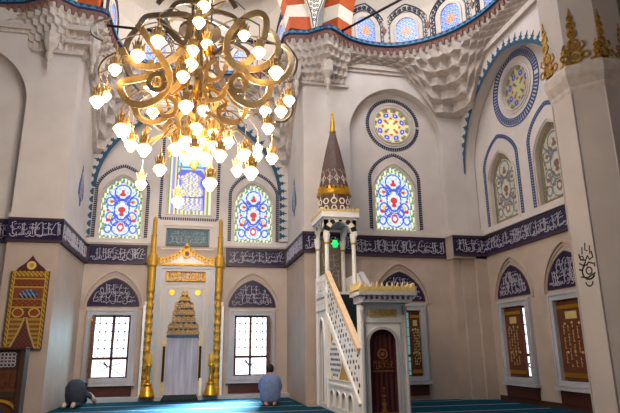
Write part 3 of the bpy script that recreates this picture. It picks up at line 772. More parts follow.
for i in range(3, 7):
    a = i*PI/4; n = (math.cos(a), math.sin(a)); u = (-n[1], n[0])
    F = Fr((PC[0]+.66*n[0], PC[1]+.66*n[1], 6.19), (u[0], u[1], 0), (n[0], n[1], 0))
    o = mb(M['oldgold'])
    def finial(cx, s):
        for zc, rr in ((.12, .10), (.33, .075), (.52, .055), (.67, .05), (.80, .03)):
            o.band(F, [(cx+rr*s*math.cos(q), (zc+rr*1.15*math.sin(q))*s) for q in [2*PI*j/10 for j in range(10)]], .035*s, 0, .02, closed=True)
            o.prism(F, circ(cx, zc*s, rr*.62*s, 8), 0, .012)
        o.prism(F, [(cx-.025*s, .8*s), (cx+.025*s, .8*s), (cx, .98*s)], 0, .02)
        for sg in (-1, 1):
            o.band(F, circ(cx+sg*.15*s, .12*s, .055*s, 8), .03*s, 0, .02, closed=True); o.band(F, [(cx+sg*.08*s, .22*s), (cx+sg*.16*s, .28*s), (cx+sg*.13*s, .36*s)], .03*s, 0, .02)
    for cx, sz in {3: [(-.2, .9)], 4: [(-.2, 1.2)], 5: [(-.12, 1.15)], 6: [(-.2, 1.0), (.2, .75)]}[i]: finial(cx, sz)
    for sg in (-1, 1):
        o.band(F, [(sg*.12, .02), (sg*.27, .03)], .05, 0, .02)
        o.band(F, [(sg*.2, .03), (sg*.22, .14), (sg*.26, .2)], .035, 0, .02); o.band(F, circ(sg*.235, .27, .04, 8), .025, 0, .02, closed=True)
    o.build('gilded_ornament', None, t)
# black calligraphic roundel on the pillar
a = PI+PI/4; n = (math.cos(a), math.sin(a)); a2 = PI; n2 = (-1, 0)
F = Fr((PC[0]-.64, PC[1]-.05, 2.38), (0, -1, 0), (-1, 0, 0))
t = thing('calligraphy_medallion', 'black round calligraphy mark painted on the octagonal pillar', 'calligraphy', F.p(0, 0, 0))
o = mb(M['black'])
def ar(cx, cz, rx, rz, a0, a1, n=12): return [(cx+rx*math.cos(a0+(a1-a0)*i/n), cz+rz*math.sin(a0+(a1-a0)*i/n)) for i in range(n+1)]
for ln, w in ((ar(.02, .14, .15, .13, -.6, -PI-1.2), .03), (ar(.03, .15, .07, .06, 0, 2*PI), .022), ([(-.16, .46), (-.14, .36), (-.02, .33), (.04, .4), (.08, .33), (.16, .36), (.14, .46)], .028), ([(-.02, .24), (.05, .29), (.16, .25)], .028),
              ([(-.18, .30), (-.08, .25), (-.02, .31)], .025), ([(.12, .56), (.1, .42)], .02), ([(-.06, .56), (-.08, .44)], .02), ([(.02, .62), (.0, .5), (.06, .48)], .02), ([(-.18, .07), (-.02, .04), (.17, .10)], .025), (ar(-.1, .38, .04, .035, 0, 2*PI, 8), .018), ([(-.2, .2), (-.12, .17)], .03), ([(.17, .2), (.2, .28)], .025), (ar(0, -.04, .08, .06, .2, -PI-.2), .022)):
    o.band(F, [(x, z) for x, z in ln], w, .0, .006)
o.build('brush_strokes', None, t)

# ------------------------------------------------------------------ floor, ceiling, unseen sides of the hall
o = mb(M['wall_low']); o.box(-9, 9.2, -3, 17, -.2, -.012); struct(o, 'floor')
o = mb(M['ceilm']); o.box(-9, 9.2, -3, 17, 12.7, 12.9); struct(o, 'ceiling')
o = mb(M['wall']); o.box(-9, 9.2, -3.2, -3, -.2, 12.8); struct(o, 'wall_rear')
o = mb(M['wall']); o.box(-9, -8.8, -3, 14, -.2, 12.8); struct(o, 'wall_far_left')
t = thing('carpet', 'teal fitted prayer carpet with pale row lines covering the floor', 'carpet', (0, 7, -.012))
o = mb(M['carpet'])
o.box(-8.7, 8.0, -2.9, 13.4, -.012, 0); o.box(-3.1, 2.82, 13.4, 16.2, -.012, 0); o.box(4.22, 8.0, 13.4, 14.1, -.012, 0)
o.build('pile', None, t)
for y in [13.72-1.18*i for i in range(-1, 9)]:
    if y > 13.4: xs = [(-3.0, 2.75)]+([(4.3, 7.0)] if y < 14 else [])
    else: xs = [(-8.6, 7.9)]
    for x0, x1 in xs:
        o = mb(M['stripe']); o.box(x0, x1, y-.035, y+.035, 0, .004); o.build('row_line', None, t)
o = mb(M['grey']); o.box(PL, PR, 16.15, D, -.01, .11); struct(o, 'baseboard_mihrab')
o = mb(M['darkwood']); o.fbox(RF, -13.6, -8.3, -.01, .12, 0, .03); struct(o, 'baseboard_right')

# ------------------------------------------------------------------ mihrab
MX = -.22
t = thing('mihrab', 'grey marble mihrab niche with gilded stalactite hood between two gold columns', 'mihrab', (MX, 16.4, .1))
def MF(d): return Fr((0, D, 0), (1, 0, 0), (0, -1, 0))
o = mb(M['grey'])
niche = [(MX-.46, .11), (MX-.46, 1.8), (MX-.3, 2.3), (MX-.16, 2.75), (MX, 3.02), (MX+.16, 2.75), (MX+.3, 2.3), (MX+.46, 1.8), (MX+.46, .11)]
o.plate(Q, rect(MX-.86, MX+.86, .11, 3.80)[:1]+niche+rect(MX-.86, MX+.86, .11, 3.80)[1:], [], .0, .20)
for e in (.83, .74): o.band(Q, [(MX-e, .11), (MX-e, 3.78-(.83-e)), (MX+e, 3.78-(.83-e)), (MX+e, .11)], .05, .2, .24)
o.build('marble_frame', None, t)
o = mb(M['veined']); o.prism(Q, [(MX-.47, .11), (MX+.47, .11), (MX+.47, 1.85), (MX, 3.0), (MX-.47, 1.85)], .01, .03); o.build('niche_back', None, t)
o = mb(M['paleGold'])
for e, zt in ((.68, 3.22), (.55, 3.10)): o.band(Q, [(MX-e, .15), (MX-e, zt), (MX+e, zt), (MX+e, .15)], .02, .2, .22)
o.band(Q, [(MX-.47, .15), (MX-.47, 1.8)], .03, .2, .23); o.band(Q, [(MX+.47, .15), (MX+.47, 1.8)], .03, .2, .23)
for sg in (-1, 1):
    for z in (1.25, 1.4, 1.55): o.prism(Q, circ(MX+sg*.5, z, .06, 8), .2, .24)
    for z in (.2, .3, .42): o.prism(Q, circ(MX+sg*.5, z, .05, 8), .2, .24)
o.build('gilded_lines', None, t)
for sg in (-1, 1):
    o = mb(M['black']); o.lathe([(.035, 0), (.035, .95)], (MX+sg*.505, D-.25, .5), 8); o.build('dark_colonnette', None, t)
# stepped hood of little niches
o = mb(M['slate']); g = mb(M['goldpaint'])
rowsH = [(1.76, .46, 7), (1.94, .44, 6), (2.12, .34, 5), (2.32, .32, 5), (2.52, .28, 4), (2.72, .16, 3), (2.88, .1, 2)]
for k, (z, w, n) in enumerate(rowsH):
    hgt = (rowsH[k+1][0] if k+1 < len(rowsH) else 3.04)-z; dd = .21+.012*k
    for i in range(n):
        u = MX-w+(i+.5)*2*w/n; ww = w/n*.94
        o.prism(Q, [(u-ww, z), (u+ww, z), (u+ww, z+hgt*.5), (u, z+hgt*.98), (u-ww, z+hgt*.5)], .02, dd)
        g.band(Q, [(u-ww, z+.0), (u-ww, z+hgt*.5), (u, z+hgt*.95), (u+ww, z+hgt*.5), (u+ww, z)], .022, dd, dd+.02)
        g.prism(Q, circ(u, z+hgt*.35, .03, 6), dd, dd+.02)
hd = o.build('stalactite_hood', None, t); g.build('gilded_edges', None, t)
for sg in (-1, 1):
    o = mb(M['gold']); o.prism(Q, circ(MX+sg*.37, 2.97, .085, 14), .2, .24); o.prism(Q, circ(MX+sg*.37, 2.97, .05, 12), .24, .26); o.build('gold_disc', None, t)
o = mb(M['goldpaint']); o.fbox(Q, MX-.58, MX+.58, 3.28, 3.60, .2, .22); o.build('inscription_plate', None, t)
o = mb(M['brown']); o.band(Q, rect(MX-.56, MX+.56, 3.30, 3.58), .03, .22, .235, closed=True); script(o, Q, MX-.54, MX+.54, 3.29, 3.59, .22, 70, 1.3, None, 1.3); o.build('plate_pattern', None, t)
o = mb(M['letter']); script(o, Q, MX-.52, MX+.52, 3.32, 3.56, .225, 71, 1.2); o.build('plate_lettering', None, t)
# gilded garland crest
o = mb(M['white']); o.prism(Q, [(MX-.88, 3.80), (MX+.88, 3.80), (MX+.88, 3.92), (MX+.3, 4.10), (MX, 4.3), (MX-.3, 4.10), (MX-.88, 3.92)], .06, .16); o.build('crest_ground', None, t)
o = mb(M['oldgold']); o.band(Q, [(MX-.9, 3.80), (MX+.9, 3.80)], .05, .1, .26)
o.band(Q, [(MX-.95, 4.0), (MX-.6, 3.98), (MX-.3, 4.12), (MX, 4.36), (MX+.3, 4.12), (MX+.6, 3.98), (MX+.95, 4.0)], .05, .16, .2)
o.prism(Q, circ(MX, 4.12, .12, 14), .16, .24); o.prism(Q, [(MX-.1, 4.28), (MX, 4.48), (MX+.1, 4.28)], .1, .2); o.build('gold_crest', None, t)
o = mb(M['goldpaint'])
for q in resample([(MX-1.0, 3.99), (MX-.6, 3.95), (MX-.3, 4.09), (MX-.02, 4.32)], .105)+resample([(MX+.02, 4.32), (MX+.3, 4.09), (MX+.6, 3.95), (MX+1.0, 3.99)], .105):
    o.prism(Q, [(q.x-.05, q.y+.02), (q.x+.05, q.y+.02), (q.x+.045, q.y-.06), (q.x, q.y-.13), (q.x-.045, q.y-.06)], .16, .22)
o.m(M['brown'])
for q in resample([(MX-1.0, 3.99), (MX-.6, 3.95), (MX-.3, 4.09), (MX-.02, 4.32)], .105)+resample([(MX+.02, 4.32), (MX+.3, 4.09), (MX+.6, 3.95), (MX+1.0, 3.99)], .105):
    o.prism(Q, circ(q.x, q.y-.01, .026, 6), .22, .23)
o.prism(Q, circ(MX, 4.12, .07, 10), .24, .25)
o.build('garland', None, t)
for sg in (-1, 1):
    cx = MX+sg*.97
    o = mb(M['goldpaint']); prof = [(.14, .11), (.14, .3), (.11, .34), (.09, .5)]
    for z in lsp(.55, 2.75, 9): prof += [(.075, z), (.1, z+.05), (.1, z+.09), (.075, z+.14), (.07, z+.2)]
    prof += [(.09, 2.98), (.105, 3.02), (.105, 3.7), (.15, 3.76), (.155, 3.9), (.13, 4.05), (.08, 4.12), (.07, 4.62), (.085, 4.66), (.06, 4.70)]
    o.lathe(prof, (cx, D-.22, 0), 16); cn = o.build('gold_column', None, t, smooth=False)
    o = mb(M['goldpaint']); o.lathe([(.055, 4.70), (.055, 5.15), (.03, 5.22), (0, 5.24)], (cx, D-.22, 0), 8)
    o.build('column_tip', None, cn)
    o = mb(M['white']); o.fbox(Q, cx-.17 if sg < 0 else cx+.1, cx-.1 if sg < 0 else cx+.17, .11, 2.6, 0, .3); o.fbox(Q, cx-.16, cx+.16, .11, 2.72, 0, .1); o.build('marble_pilaster', None, t)
    o = mb(M['paleGold'])
    for z in lsp(.4, 2.7, 8): o.prism(Q, circ(cx-sg*.09, z, .05, 8), .1, .2)
    o.build('pilaster_gilding', None, t)
# turquoise sign over the mihrab
t = thing('turquoise_panel', 'framed turquoise calligraphy panel directly above the mihrab crest', 'calligraphy panel', Q.p(MX, 4.4, 0))
o = mb(M['turq']); o.fbox(Q, MX-.62, MX+.62, 4.43, 4.90, 0, .03); o.build('tile_ground', None, t)
o = mb(M['purple']); o.band(Q, rect(MX-.64, MX+.64, 4.41, 4.92), .035, 0, .045, closed=True); o.build('border', None, t)
o = mb(M['wall']); o.band(Q, rect(MX-.76, MX+.76, 4.30, 5.04), .05, 0, .03, closed=True); o.build('stone_frame', None, t)
o = mb(M['letter']); script(o, Q, MX-.56, MX+.56, 4.46, 4.70, .03, 81, .9); script(o, Q, MX-.54, MX+.54, 4.64, 4.86, .03, 84, .55); o.build('lettering', None, t)
# candlesticks
def candlestick(x, y, label):
    t = thing('candlestick', label, 'candlestick', (x, y, .11), 'candlesticks beside the mihrab')
    o = mb(M['gold']); o.lathe([(.21, 0), (.215, .03), (.20, .06), (.12, .27), (.10, .30), (.13, .32), (.13, .35), (.07, .37)], (x, y, .11), 24); o.build('bell_base', None, t, smooth=True)
    o = mb(M['gold']); o.lathe([(.07, .36), (.06, .42), (.075, .46), (.05, .50), (.045, .66), (.07, .70), (.05, .74), (.09, .80), (.095, .86), (.06, .88)], (x, y, .11), 16); o.build('stem', None, t, smooth=True)
    o = mb(M['candle']); o.lathe([(.075, .86), (.082, .9), (.082, 1.1), (.06, 1.13), (0, 1.13)], (x, y, .11), 16); o.build('candle', None, t, smooth=True)
candlestick(-1.10, 16.12-.05, 'large gold candlestick at the mihrab side nearer the prostrating person'); candlestick(.60, 16.12-.05, 'large gold candlestick at the mihrab side nearer the kneeling man')
o = mb(M['white']); o.lathe([(.045, 0), (.05, .02), (.045, .45), (.03, .47), (0, .47)], (.32, 16.22, .11), 12); solo(o, 'white_candle', 'thin white candle standing beside the gold candlestick nearer the kneeling man', 'candle', smooth=True)
t = thing('prayer_rug', 'dark green padded prayer rug laid before the mihrab niche', 'prayer rug', (MX, 15.95, 0))
o = mb(M['rug']); o.hexa([(MX-.52, 15.75, .004), (MX+.50, 15.75, .004), (MX+.46, 16.14, .004), (MX-.46, 16.14, .004)], [(MX-.50, 15.78, .06), (MX+.48, 15.78, .06), (MX+.44, 16.14, .15), (MX-.44, 16.14, .15)]); o.build('pad', None, t)

# ------------------------------------------------------------------ minbar
t = thing('minbar', 'white marble minbar with stair, pierced side, crowned gate and spired kiosk', 'minbar', (3.5, 11.7, 0))
X0, X1 = 3.12, 3.98; SF = Fr((X0, 0, 0), (0, -1, 0), (-1, 0, 0))      # its side towards the mihrab, u = -y
GF = Fr((0, 10.0, 0), (1, 0, 0), (0, -1, 0))
def g2(x0, x1): return x0, x1
# gate
gx0, gx1 = 3.13, 4.05
o = mb(M['white'])
gate = arch(3.555, .29, 0, 1.40, 1.70, peak=.1, e=2.6, q=.45)
o.plate(GF, [(gx0, 0)]+gate+[(gx1, 0), (gx1, 2.2), (gx0, 2.2)], [], -.22, 0); o.build('gate_frame', None, t)
o = mb(M['grey'])
for u in (gx0+.035, gx1-.035): o.lathe([(.05, 0), (.05, .12), (.03, .15), (.03, 1.95), (.05, 2.0), (.05, 2.1)], (u, 9.97, 0), 10)
o.band(GF, gate, .05, 0, .02); o.band(GF, rect(3.20, 3.92, .04, 1.80), .03, 0, .02, closed=True); o.build('gate_mouldings', None, t)
o = mb(M['paleGold']); o.prism(GF, [(3.32, 1.90), (3.84, 1.90), (3.9, 1.97), (3.84, 2.06), (3.32, 2.06), (3.26, 1.97)], 0, .012)
for sg in (3.165, 4.015): 
    for z in (2.1, 1.95, 1.8, 1.66): o.prism(GF, circ(sg, z, .035, 8), 0, .03)
o.m(M['goldpaint']); script(o, GF, 3.32, 3.85, 1.90, 2.06, .012, 91, 1.2); o.build('gate_inscription', None, t)
o = mb(M['grey'])
for e, za, zb in ((.04, 2.16, 2.22), (.10, 2.29, 2.35)): o.box(gx0-e, gx1+e, 9.78-e, 10.24+e, za, zb)
for i in range(10):
    u = gx0-.06+(i+.5)*(gx1-gx0+.12)/10; w = .045
    G = Fr((0, 9.72, 0), (1, 0, 0), (0, -1, 0)); o.prism(G, [(u-w, 2.30), (u+w, 2.30), (u+w*.7, 2.25), (u, 2.19), (u-w*.7, 2.25)], -.3, 0)
for i in range(5):
    v = -10.25+(i+.5)*.5/5; G = Fr((gx0-.06, 0, 0), (0, -1, 0), (-1, 0, 0)); o.prism(G, [(v-.045, 2.30), (v+.045, 2.30), (v, 2.19)], -.05, .0)
o.build('gate_cornice', None, t)
o = mb(M['paleGold'])
def palms(F, u0, u1, z, n, h, o, d0=-.03, d1=.02):
    for i in range(n):
        u = u0+(i+.5)*(u1-u0)/n; w = (u1-u0)/n*.5
        o.prism(F, [(u-w, z), (u+w, z), (u+w*.9, z+h*.45), (u+w*.35, z+h*.6), (u, z+h), (u-w*.35, z+h*.6), (u-w*.9, z+h*.45)], d0, d1)
palms(Fr((0, 9.70, 0), (1, 0, 0), (0, -1, 0)), gx0-.1, gx1+.1, 2.37, 11, .16, o); palms(Fr((gx0-.08, 0, 0), (0, -1, 0), (-1, 0, 0)), -10.34, -9.68, 2.37, 7, .16, o); palms(Fr((gx1+.08, 0, 0), (0, -1, 0), (1, 0, 0)), -10.34, -9.68, 2.37, 7, .16, o)
o.box(gx0-.1, gx1+.1, 9.68, 10.34, 2.35, 2.39)
o.build('gilded_crown', None, t)
# stair mass, side panels
N_ST = 9; ys, ye = 10.42, 12.55; zs_, ze = .2, 2.55
o = mb(M['white'])
for i in range(N_ST):
    y = ys+i*(ye-ys)/N_ST; o.box(X0+.12, X1-.12, y, ye+.05, i*ze/N_ST, (i+1)*ze/N_ST)
o.build('stair', None, t)
o = mb(M['rug'])  # dark sheets added on treads and risers, standing in for the shaded stair interior
for i in range(N_ST):
    y = ys+i*(ye-ys)/N_ST; o.box(X0+.2, X1-.2, y-.01, y+(ye-ys)/N_ST, (i+1)*ze/N_ST, (i+1)*ze/N_ST+.012); o.box(X0+.2, X1-.2, y-.015, y, i*ze/N_ST, (i+1)*ze/N_ST+.012)
o.build('stair_shade_sheet', None, t)
def lattice(poly_in, u0, u1, z0, z1, sp, w, d0, d1, o=None, Fs=None):
    o = o or LO[0]; Fs = Fs or LO[1]
    for an in (0, PI/3, 2*PI/3, PI/2):
        dx, dz = math.cos(an), math.sin(an); L = 4; k = -int(4/sp)
        for k in range(-int(4/sp), int(4/sp)):
            cx, cz = (u0+u1)/2-dz*k*sp, (z0+z1)/2+dx*k*sp; run = None; steps = 160
            for s in range(steps+1):
                p = (cx+dx*(s/steps-.5)*L, cz+dz*(s/steps-.5)*L)
                if poly_in(*p):
                    if run is None: run = [p, p]
                    run[1] = p
                if (not poly_in(*p) or s == steps) and run:
                    if math.hypot(run[1][0]-run[0][0], run[1][1]-run[0][1]) > .03: o.band(Fs, run, w, d0, d1)
                    run = None
LO = [None, None]
for xx, nm in ((X0, 'side_panel'), (X1, 'side_panel')):
    Fs = Fr((xx, 0, 0), (0, -1, 0), (-1 if xx == X0 else 1, 0, 0))
    o = mb(M['white']); LO[:] = [o, Fs]
    arcs = [arch(-12.2+i*.48, .15, .12, .34, .46, 10) for i in range(4)]
    pas = arch(-13.1, .25, .1, 1.6, 2.05, 14)
    tri = [(-12.45, .68), (-10.72, .68), (-12.45, 1.92)]
    o.plate(Fs, [(-13.78, 0), (-10.08, 0), (-10.08, .32), (-12.5, 2.10), (-12.55, 3.1), (-13.78, 3.1)], arcs+[pas, tri], -.1, 0)
    o.band(Fs, tri, .03, 0, .02, closed=True); o.band(Fs, [(-12.5, .57), (-10.4, .57)], .05, 0, .025)
    for i in range(4): o.band(Fs, arcs[i], .025, 0, .02)
    o.band(Fs, pas, .05, 0, .03); o.band(Fs, [(-12.6, .05), (-12.6, 3.05)], .05, 0, .03); o.band(Fs, [(-13.6, .05), (-13.6, 3.05)], .05, 0, .03); o.band(Fs, [(-13.6, 2.25), (-12.6, 2.25)], .04, 0, .03)
    lattice(lambda u, z: -13.55 < u < -12.65 and 2.4 < z < 3.05, -13.55, -12.65, 2.4, 3.05, .2, .03, 0, .02)
    o.build('side_panel', None, t)
    o = mb(M['black']); o.fbox(Fs, -12.5, -10.5, .1, .5, -.10, -.06); o.fbox(Fs, -13.4, -12.8, .1, 2.1, -.10, -.07); o.build('recess_shade_sheet', None, t)  # black sheets stand in for the shade inside the arches and passage
    o = mb(M['goldpaint']); o.prism(Fs, tri, -.07, -.05); o.build('gilded_triangle', None, t)
    o = mb(M['white']); o.prism(Fs, [(-12.02+.48*math.cos(q), 1.1+.46*math.sin(q)) for q in [2*PI*j/20 for j in range(20)] if .46*math.sin(q)/1.24+.48*math.cos(q)/1.73 < .36], -.05, -.03); ls = o.build('lattice_star', None, t)
    o = mb(M['dotnavy'])  # dark discs on the star, painted shade instead of cut holes
    for i in range(9):
        for j in range(9):
            u = -12.02+(i-4)*.115+(.057 if j % 2 else 0); z = 1.1+(j-4)*.11
            if math.hypot((u+12.02)/.42, (z-1.1)/.42) < 1 and (z-.68)/1.24 < .9-(u+12.45)/1.73: o.prism(Fs, circ(u, z, .034, 6), -.03, -.024)
    o.build('hole_shade_discs', None, ls)
    # pierced balustrade along the stair
    P0, P1_ = (-12.5, 2.12), (-10.10, .32); hb = .92
    o = mb(M['white']); LO[:] = [o, Fs]
    o.band(Fs, [(P0[0], P0[1]), (P1_[0], P1_[1])], .07, -.02, .04); o.band(Fs, [(P0[0], P0[1]+hb), (P1_[0], P1_[1]+hb)], .07, -.02, .04)
    def in_bal(u, z):
        if not P0[0] < u < P1_[0]: return False
        b = P0[1]+(P1_[1]-P0[1])*(u-P0[0])/(P1_[0]-P0[0]); return b < z < b+hb
    o.prism(Fs, [(P0[0], P0[1]), P1_, (P1_[0], P1_[1]+hb), (P0[0], P0[1]+hb)], -.03, .0); pb = o.build('pierced_balustrade', None, t)
    o = mb(M['black'])  # black discs imitate the shade in holes, the slab stays solid
    for i in range(17):
        for j in range(5):
            fu = (i+.6+(.5 if j % 2 else 0))/17.5; u = P0[0]+(P1_[0]-P0[0])*fu; z = P0[1]+(P1_[1]-P0[1])*fu+.13+j*.165
            if (i+2*j) % 5: o.prism(Fs, circ(u, z, .045 if (i+j) % 3 else .03, 6), .0, .006)
    o.build('hole_shade_discs', None, pb)
    o = mb(M['peach'] if xx == X0 else M['grey']); o.band(Fs, [(P0[0]-.02, P0[1]+hb+.05), (P1_[0]+.02, P1_[1]+hb+.05)], .10, -.07, .05); o.build('handrail', None, t)
# kiosk
kx0, kx1, ky0, ky1 = 3.08, 3.88, 12.5, 13.6
o = mb(M['white']); o.box(kx0-.0, kx1+.0, ky0+.25, ky1, 2.549, 2.674)
o.build('kiosk_platform', None, t)
for x, y in ((kx0+.06, ky0+.06), (kx1-.06, ky0+.06), (kx0+.06, ky1-.06), (kx1-.06, ky1-.06)):
    o = mb(M['white']); o.lathe([(.075, 2.601), (.075, 2.716), (.055, 2.757), (.05, 3.819), (.06, 3.861), (.085, 4.007), (.085, 4.069)], (x, y, 0), 14); cl = o.build('kiosk_column', None, t)
    o = mb(M['gold']); o.lathe([(.062, 3.798), (.066, 3.819), (.062, 3.845)], (x, y, 0), 14); o.build('gilt_ring', None, cl)
def kiosk_arch(F, u0, u1):
    c = (u0+u1)/2; w = (u1-u0)/2-.1
    o = mb(M['white']); a = [(c+w*-math.cos(PI*i/20), 4.007+.36*math.sin(PI*i/20)) for i in range(21)]
    o.plate(F, [(u0, 4.007)]+a+[(u1, 4.007), (u1, 4.527), (u0, 4.527)], [], -.1, 0); aw = o.build('kiosk_arch', None, t)
    o = mb(M['black']); g = mb(M['cream'])
    for i in range(11):
        a0, a1 = PI*i/11, PI*(i+1)/11; q = [(c-r[0]*math.cos(x), 4.007+r[1]*math.sin(x)) for r, x in (((w, .36), a0), ((w, .36), a1), ((w+.13, .47), a1), ((w+.13, .47), a0))]
        (o if i % 2 else g).prism(F, q, 0, .012)
    o.build('dark_voussoirs', None, aw); g.build('pale_voussoirs', None, aw)
kiosk_arch(Fr((0, ky0, 0), (1, 0, 0), (0, -1, 0)), kx0, kx1); kiosk_arch(Fr((kx0, 0, 0), (0, -1, 0), (-1, 0, 0)), -ky1, -ky0); kiosk_arch(Fr((kx1, 0, 0), (0, 1, 0), (1, 0, 0)), ky0, ky1)
o = mb(M['darkbronze']); o.box(kx0+.05, kx1-.05, ky1-.02, ky1+.03, 2.653, 4.111); o.m(M['letter'])
G = Fr((0, ky1-.02, 0), (1, 0, 0), (0, -1, 0)); script(o, G, kx0+.15, kx1-.15, 2.757, 3.382, 0.0, 5, .5); script(o, G, kx0+.15, kx1-.15, 3.278, 3.798, 0.0, 6, .5); o.build('carved_back_panel', None, t)
o = mb(M['grey']); o.box(kx0-.02, kx1+.02, ky0-.02, ky1+.02, 4.402, 4.465); o.m(M['white']); o.box(kx0-.07, kx1+.07, ky0-.07, ky1+.07, 4.465, 4.610); o.build('kiosk_cornice', None, t)
o = mb(M['paleGold']); 
for F, a, b in ((Fr((0, ky0-.06, 0), (1, 0, 0), (0, -1, 0)), kx0-.07, kx1+.07), (Fr((kx0-.06, 0, 0), (0, -1, 0), (-1, 0, 0)), -ky1-.07, -ky0+.07), (Fr((kx1+.06, 0, 0), (0, 1, 0), (1, 0, 0)), ky0-.07, ky1+.07)): palms(F, a, b, 4.600, 9 if b-a < 1 else 12, .11, o)
o.build('kiosk_crown', None, t)
kc = ((kx0+kx1)/2, (ky0+ky1)/2)
o = mb(M['cone']); o.lathe([(.40, 4.590), (.41, 5.131)], (kc[0], kc[1], 0), 12); dr = o.build('drum', None, t)
o = mb(M['cream'])
for i in range(12):
    a = 2*PI*(i+.5)/12; F = Fr((kc[0]+.397*math.cos(a), kc[1]+.397*math.sin(a), 0), (-math.sin(a), math.cos(a), 0), (math.cos(a), math.sin(a), 0))
    o.band(F, circ(0, 4.944, .075, 6), .03, 0, .015, closed=True); o.band(F, circ(0, 4.767, .06, 6), .026, 0, .015, closed=True)
    if i % 2 == 0: o.band(F, [(.0, 5.006), (.0, 5.110)], .03, 0, .012)
o.build('interlace', None, dr)
o = mb(M['gold']); o.lathe([(.41, 5.12), (.455, 5.15), (.455, 5.21), (.43, 5.23), (.43, 5.26), (.41, 5.28), (.38, 5.29)], (kc[0], kc[1], 0), 24)
for i in range(24):
    a = 2*PI*i/24; F = Fr((kc[0]+.405*math.cos(a), kc[1]+.405*math.sin(a), 0), (-math.sin(a), math.cos(a), 0), (math.cos(a), math.sin(a), 0)); o.prism(F, [(-.04, 5.26), (.04, 5.26), (.03, 5.32), (0, 5.37), (-.03, 5.32)], -.03, .015)
o.build('gold_collar', None, t)
o = mb(M['cone']); o.lathe([(.40, 5.318), (.30, 5.932), (.19, 6.453), (.07, 6.942), (.06, 6.963)], (kc[0], kc[1], 0), 12); sp = o.build('spire', None, t)
o = mb(M['stone'])
for i in range(12):
    a = 2*PI*i/12
    def cp(z, da=0, off=.008): 
        r = .40-.33*(z-5.318)/1.56+off; return (kc[0]+r*math.cos(a+da), kc[1]+r*math.sin(a+da), z)
    o.tube([cp(5.412), cp(6.089), cp(6.869)], [.013, .012, .007], 5)
    for z in (5.568, 5.797, 6.026, 6.245, 6.453):
        for s in (-1, 1): o.tube([cp(z-.09, .0), cp(z, s*.20), cp(z+.09, 0)], .012, 4)
o.build('spire_tracery', None, sp)
o = mb(M['gold']); o.lathe([(.08, 6.921), (.09, 6.973), (.06, 7.026), (.07, 7.130), (.05, 7.182), (.065, 7.255), (.035, 7.307), (.045, 7.369), (.02, 7.421), (.04, 7.473), (.015, 7.525), (0, 7.588)], (kc[0], kc[1], 0), 14); o.build('finial', None, t, smooth=True)
o = mb(M['gold'])
o = mb(M['green']); o.lathe([(0, -.09), (.05, -.06), (.07, 0), (.05, .06), (0, .09)], (3.36, 12.6, 3.82), 8)
for i in range(6):
    a = PI*i/3; o.tube([(3.36, 12.6, 3.82), (3.36+.11*math.cos(a), 12.6, 3.82+.11*math.sin(a))], [.03, .003], 5)
gl = solo(o, 'green_lamp', 'glowing green star lamp hanging under the minbar kiosk arch', 'lamp')
# curtain
t = thing('minbar_curtain', 'dark crimson velvet curtain with gold embroidery closing the minbar gate', 'curtain', (3.555, 10.06, 0))
o = mb(M['red']); P = []
for i in range(41):
    u = 3.275+.56*i/40; P.append(Vector((u, 10.06+.012*math.sin(i*.9), 0)))
for a, b in zip(P, P[1:]):
    o.hexa([(a.x, a.y, .02), (b.x, b.y, .02), (b.x, b.y+.02, .02), (a.x, a.y+.02, .02)], [(a.x, a.y, 1.68), (b.x, b.y, 1.68), (b.x, b.y+.02, 1.68), (a.x, a.y+.02, 1.68)])
o.build('velvet', None, t)
CF = Fr((0, 10.045, 0), (1, 0, 0), (0, -1, 0))
o = mb(M['embroid']); uc = 3.56
o.band(CF, circ(uc, 1.22, .085, 14), .03, -.01, .006, closed=True); o.prism(CF, circ(uc, 1.22, .04, 10), -.01, .006)
script(o, CF, uc-.22, uc+.22, .93, 1.12, -.006, 17, 1.6); o.band(CF, [(uc-.2, .91), (uc+.2, .91)], .02, -.01, .006)
for z, w in ((.2, .05), (.26, .03), (.33, .045), (.4, .02), (.47, .03), (.54, .012), (.6, .018)): o.prism(CF, circ(uc, z, w, 8), -.01, .006)
for i in range(8): o.band(CF, circ(3.305+i*.072, .10, .032, 8), .02, -.01, .006, closed=True)
o.band(CF, [(3.28, .03), (3.83, .03)], .03, -.01, .006); o.band(CF, [(3.28, .17), (3.83, .17)], .02, -.01, .006)
o.build('gold_embroidery', None, t)

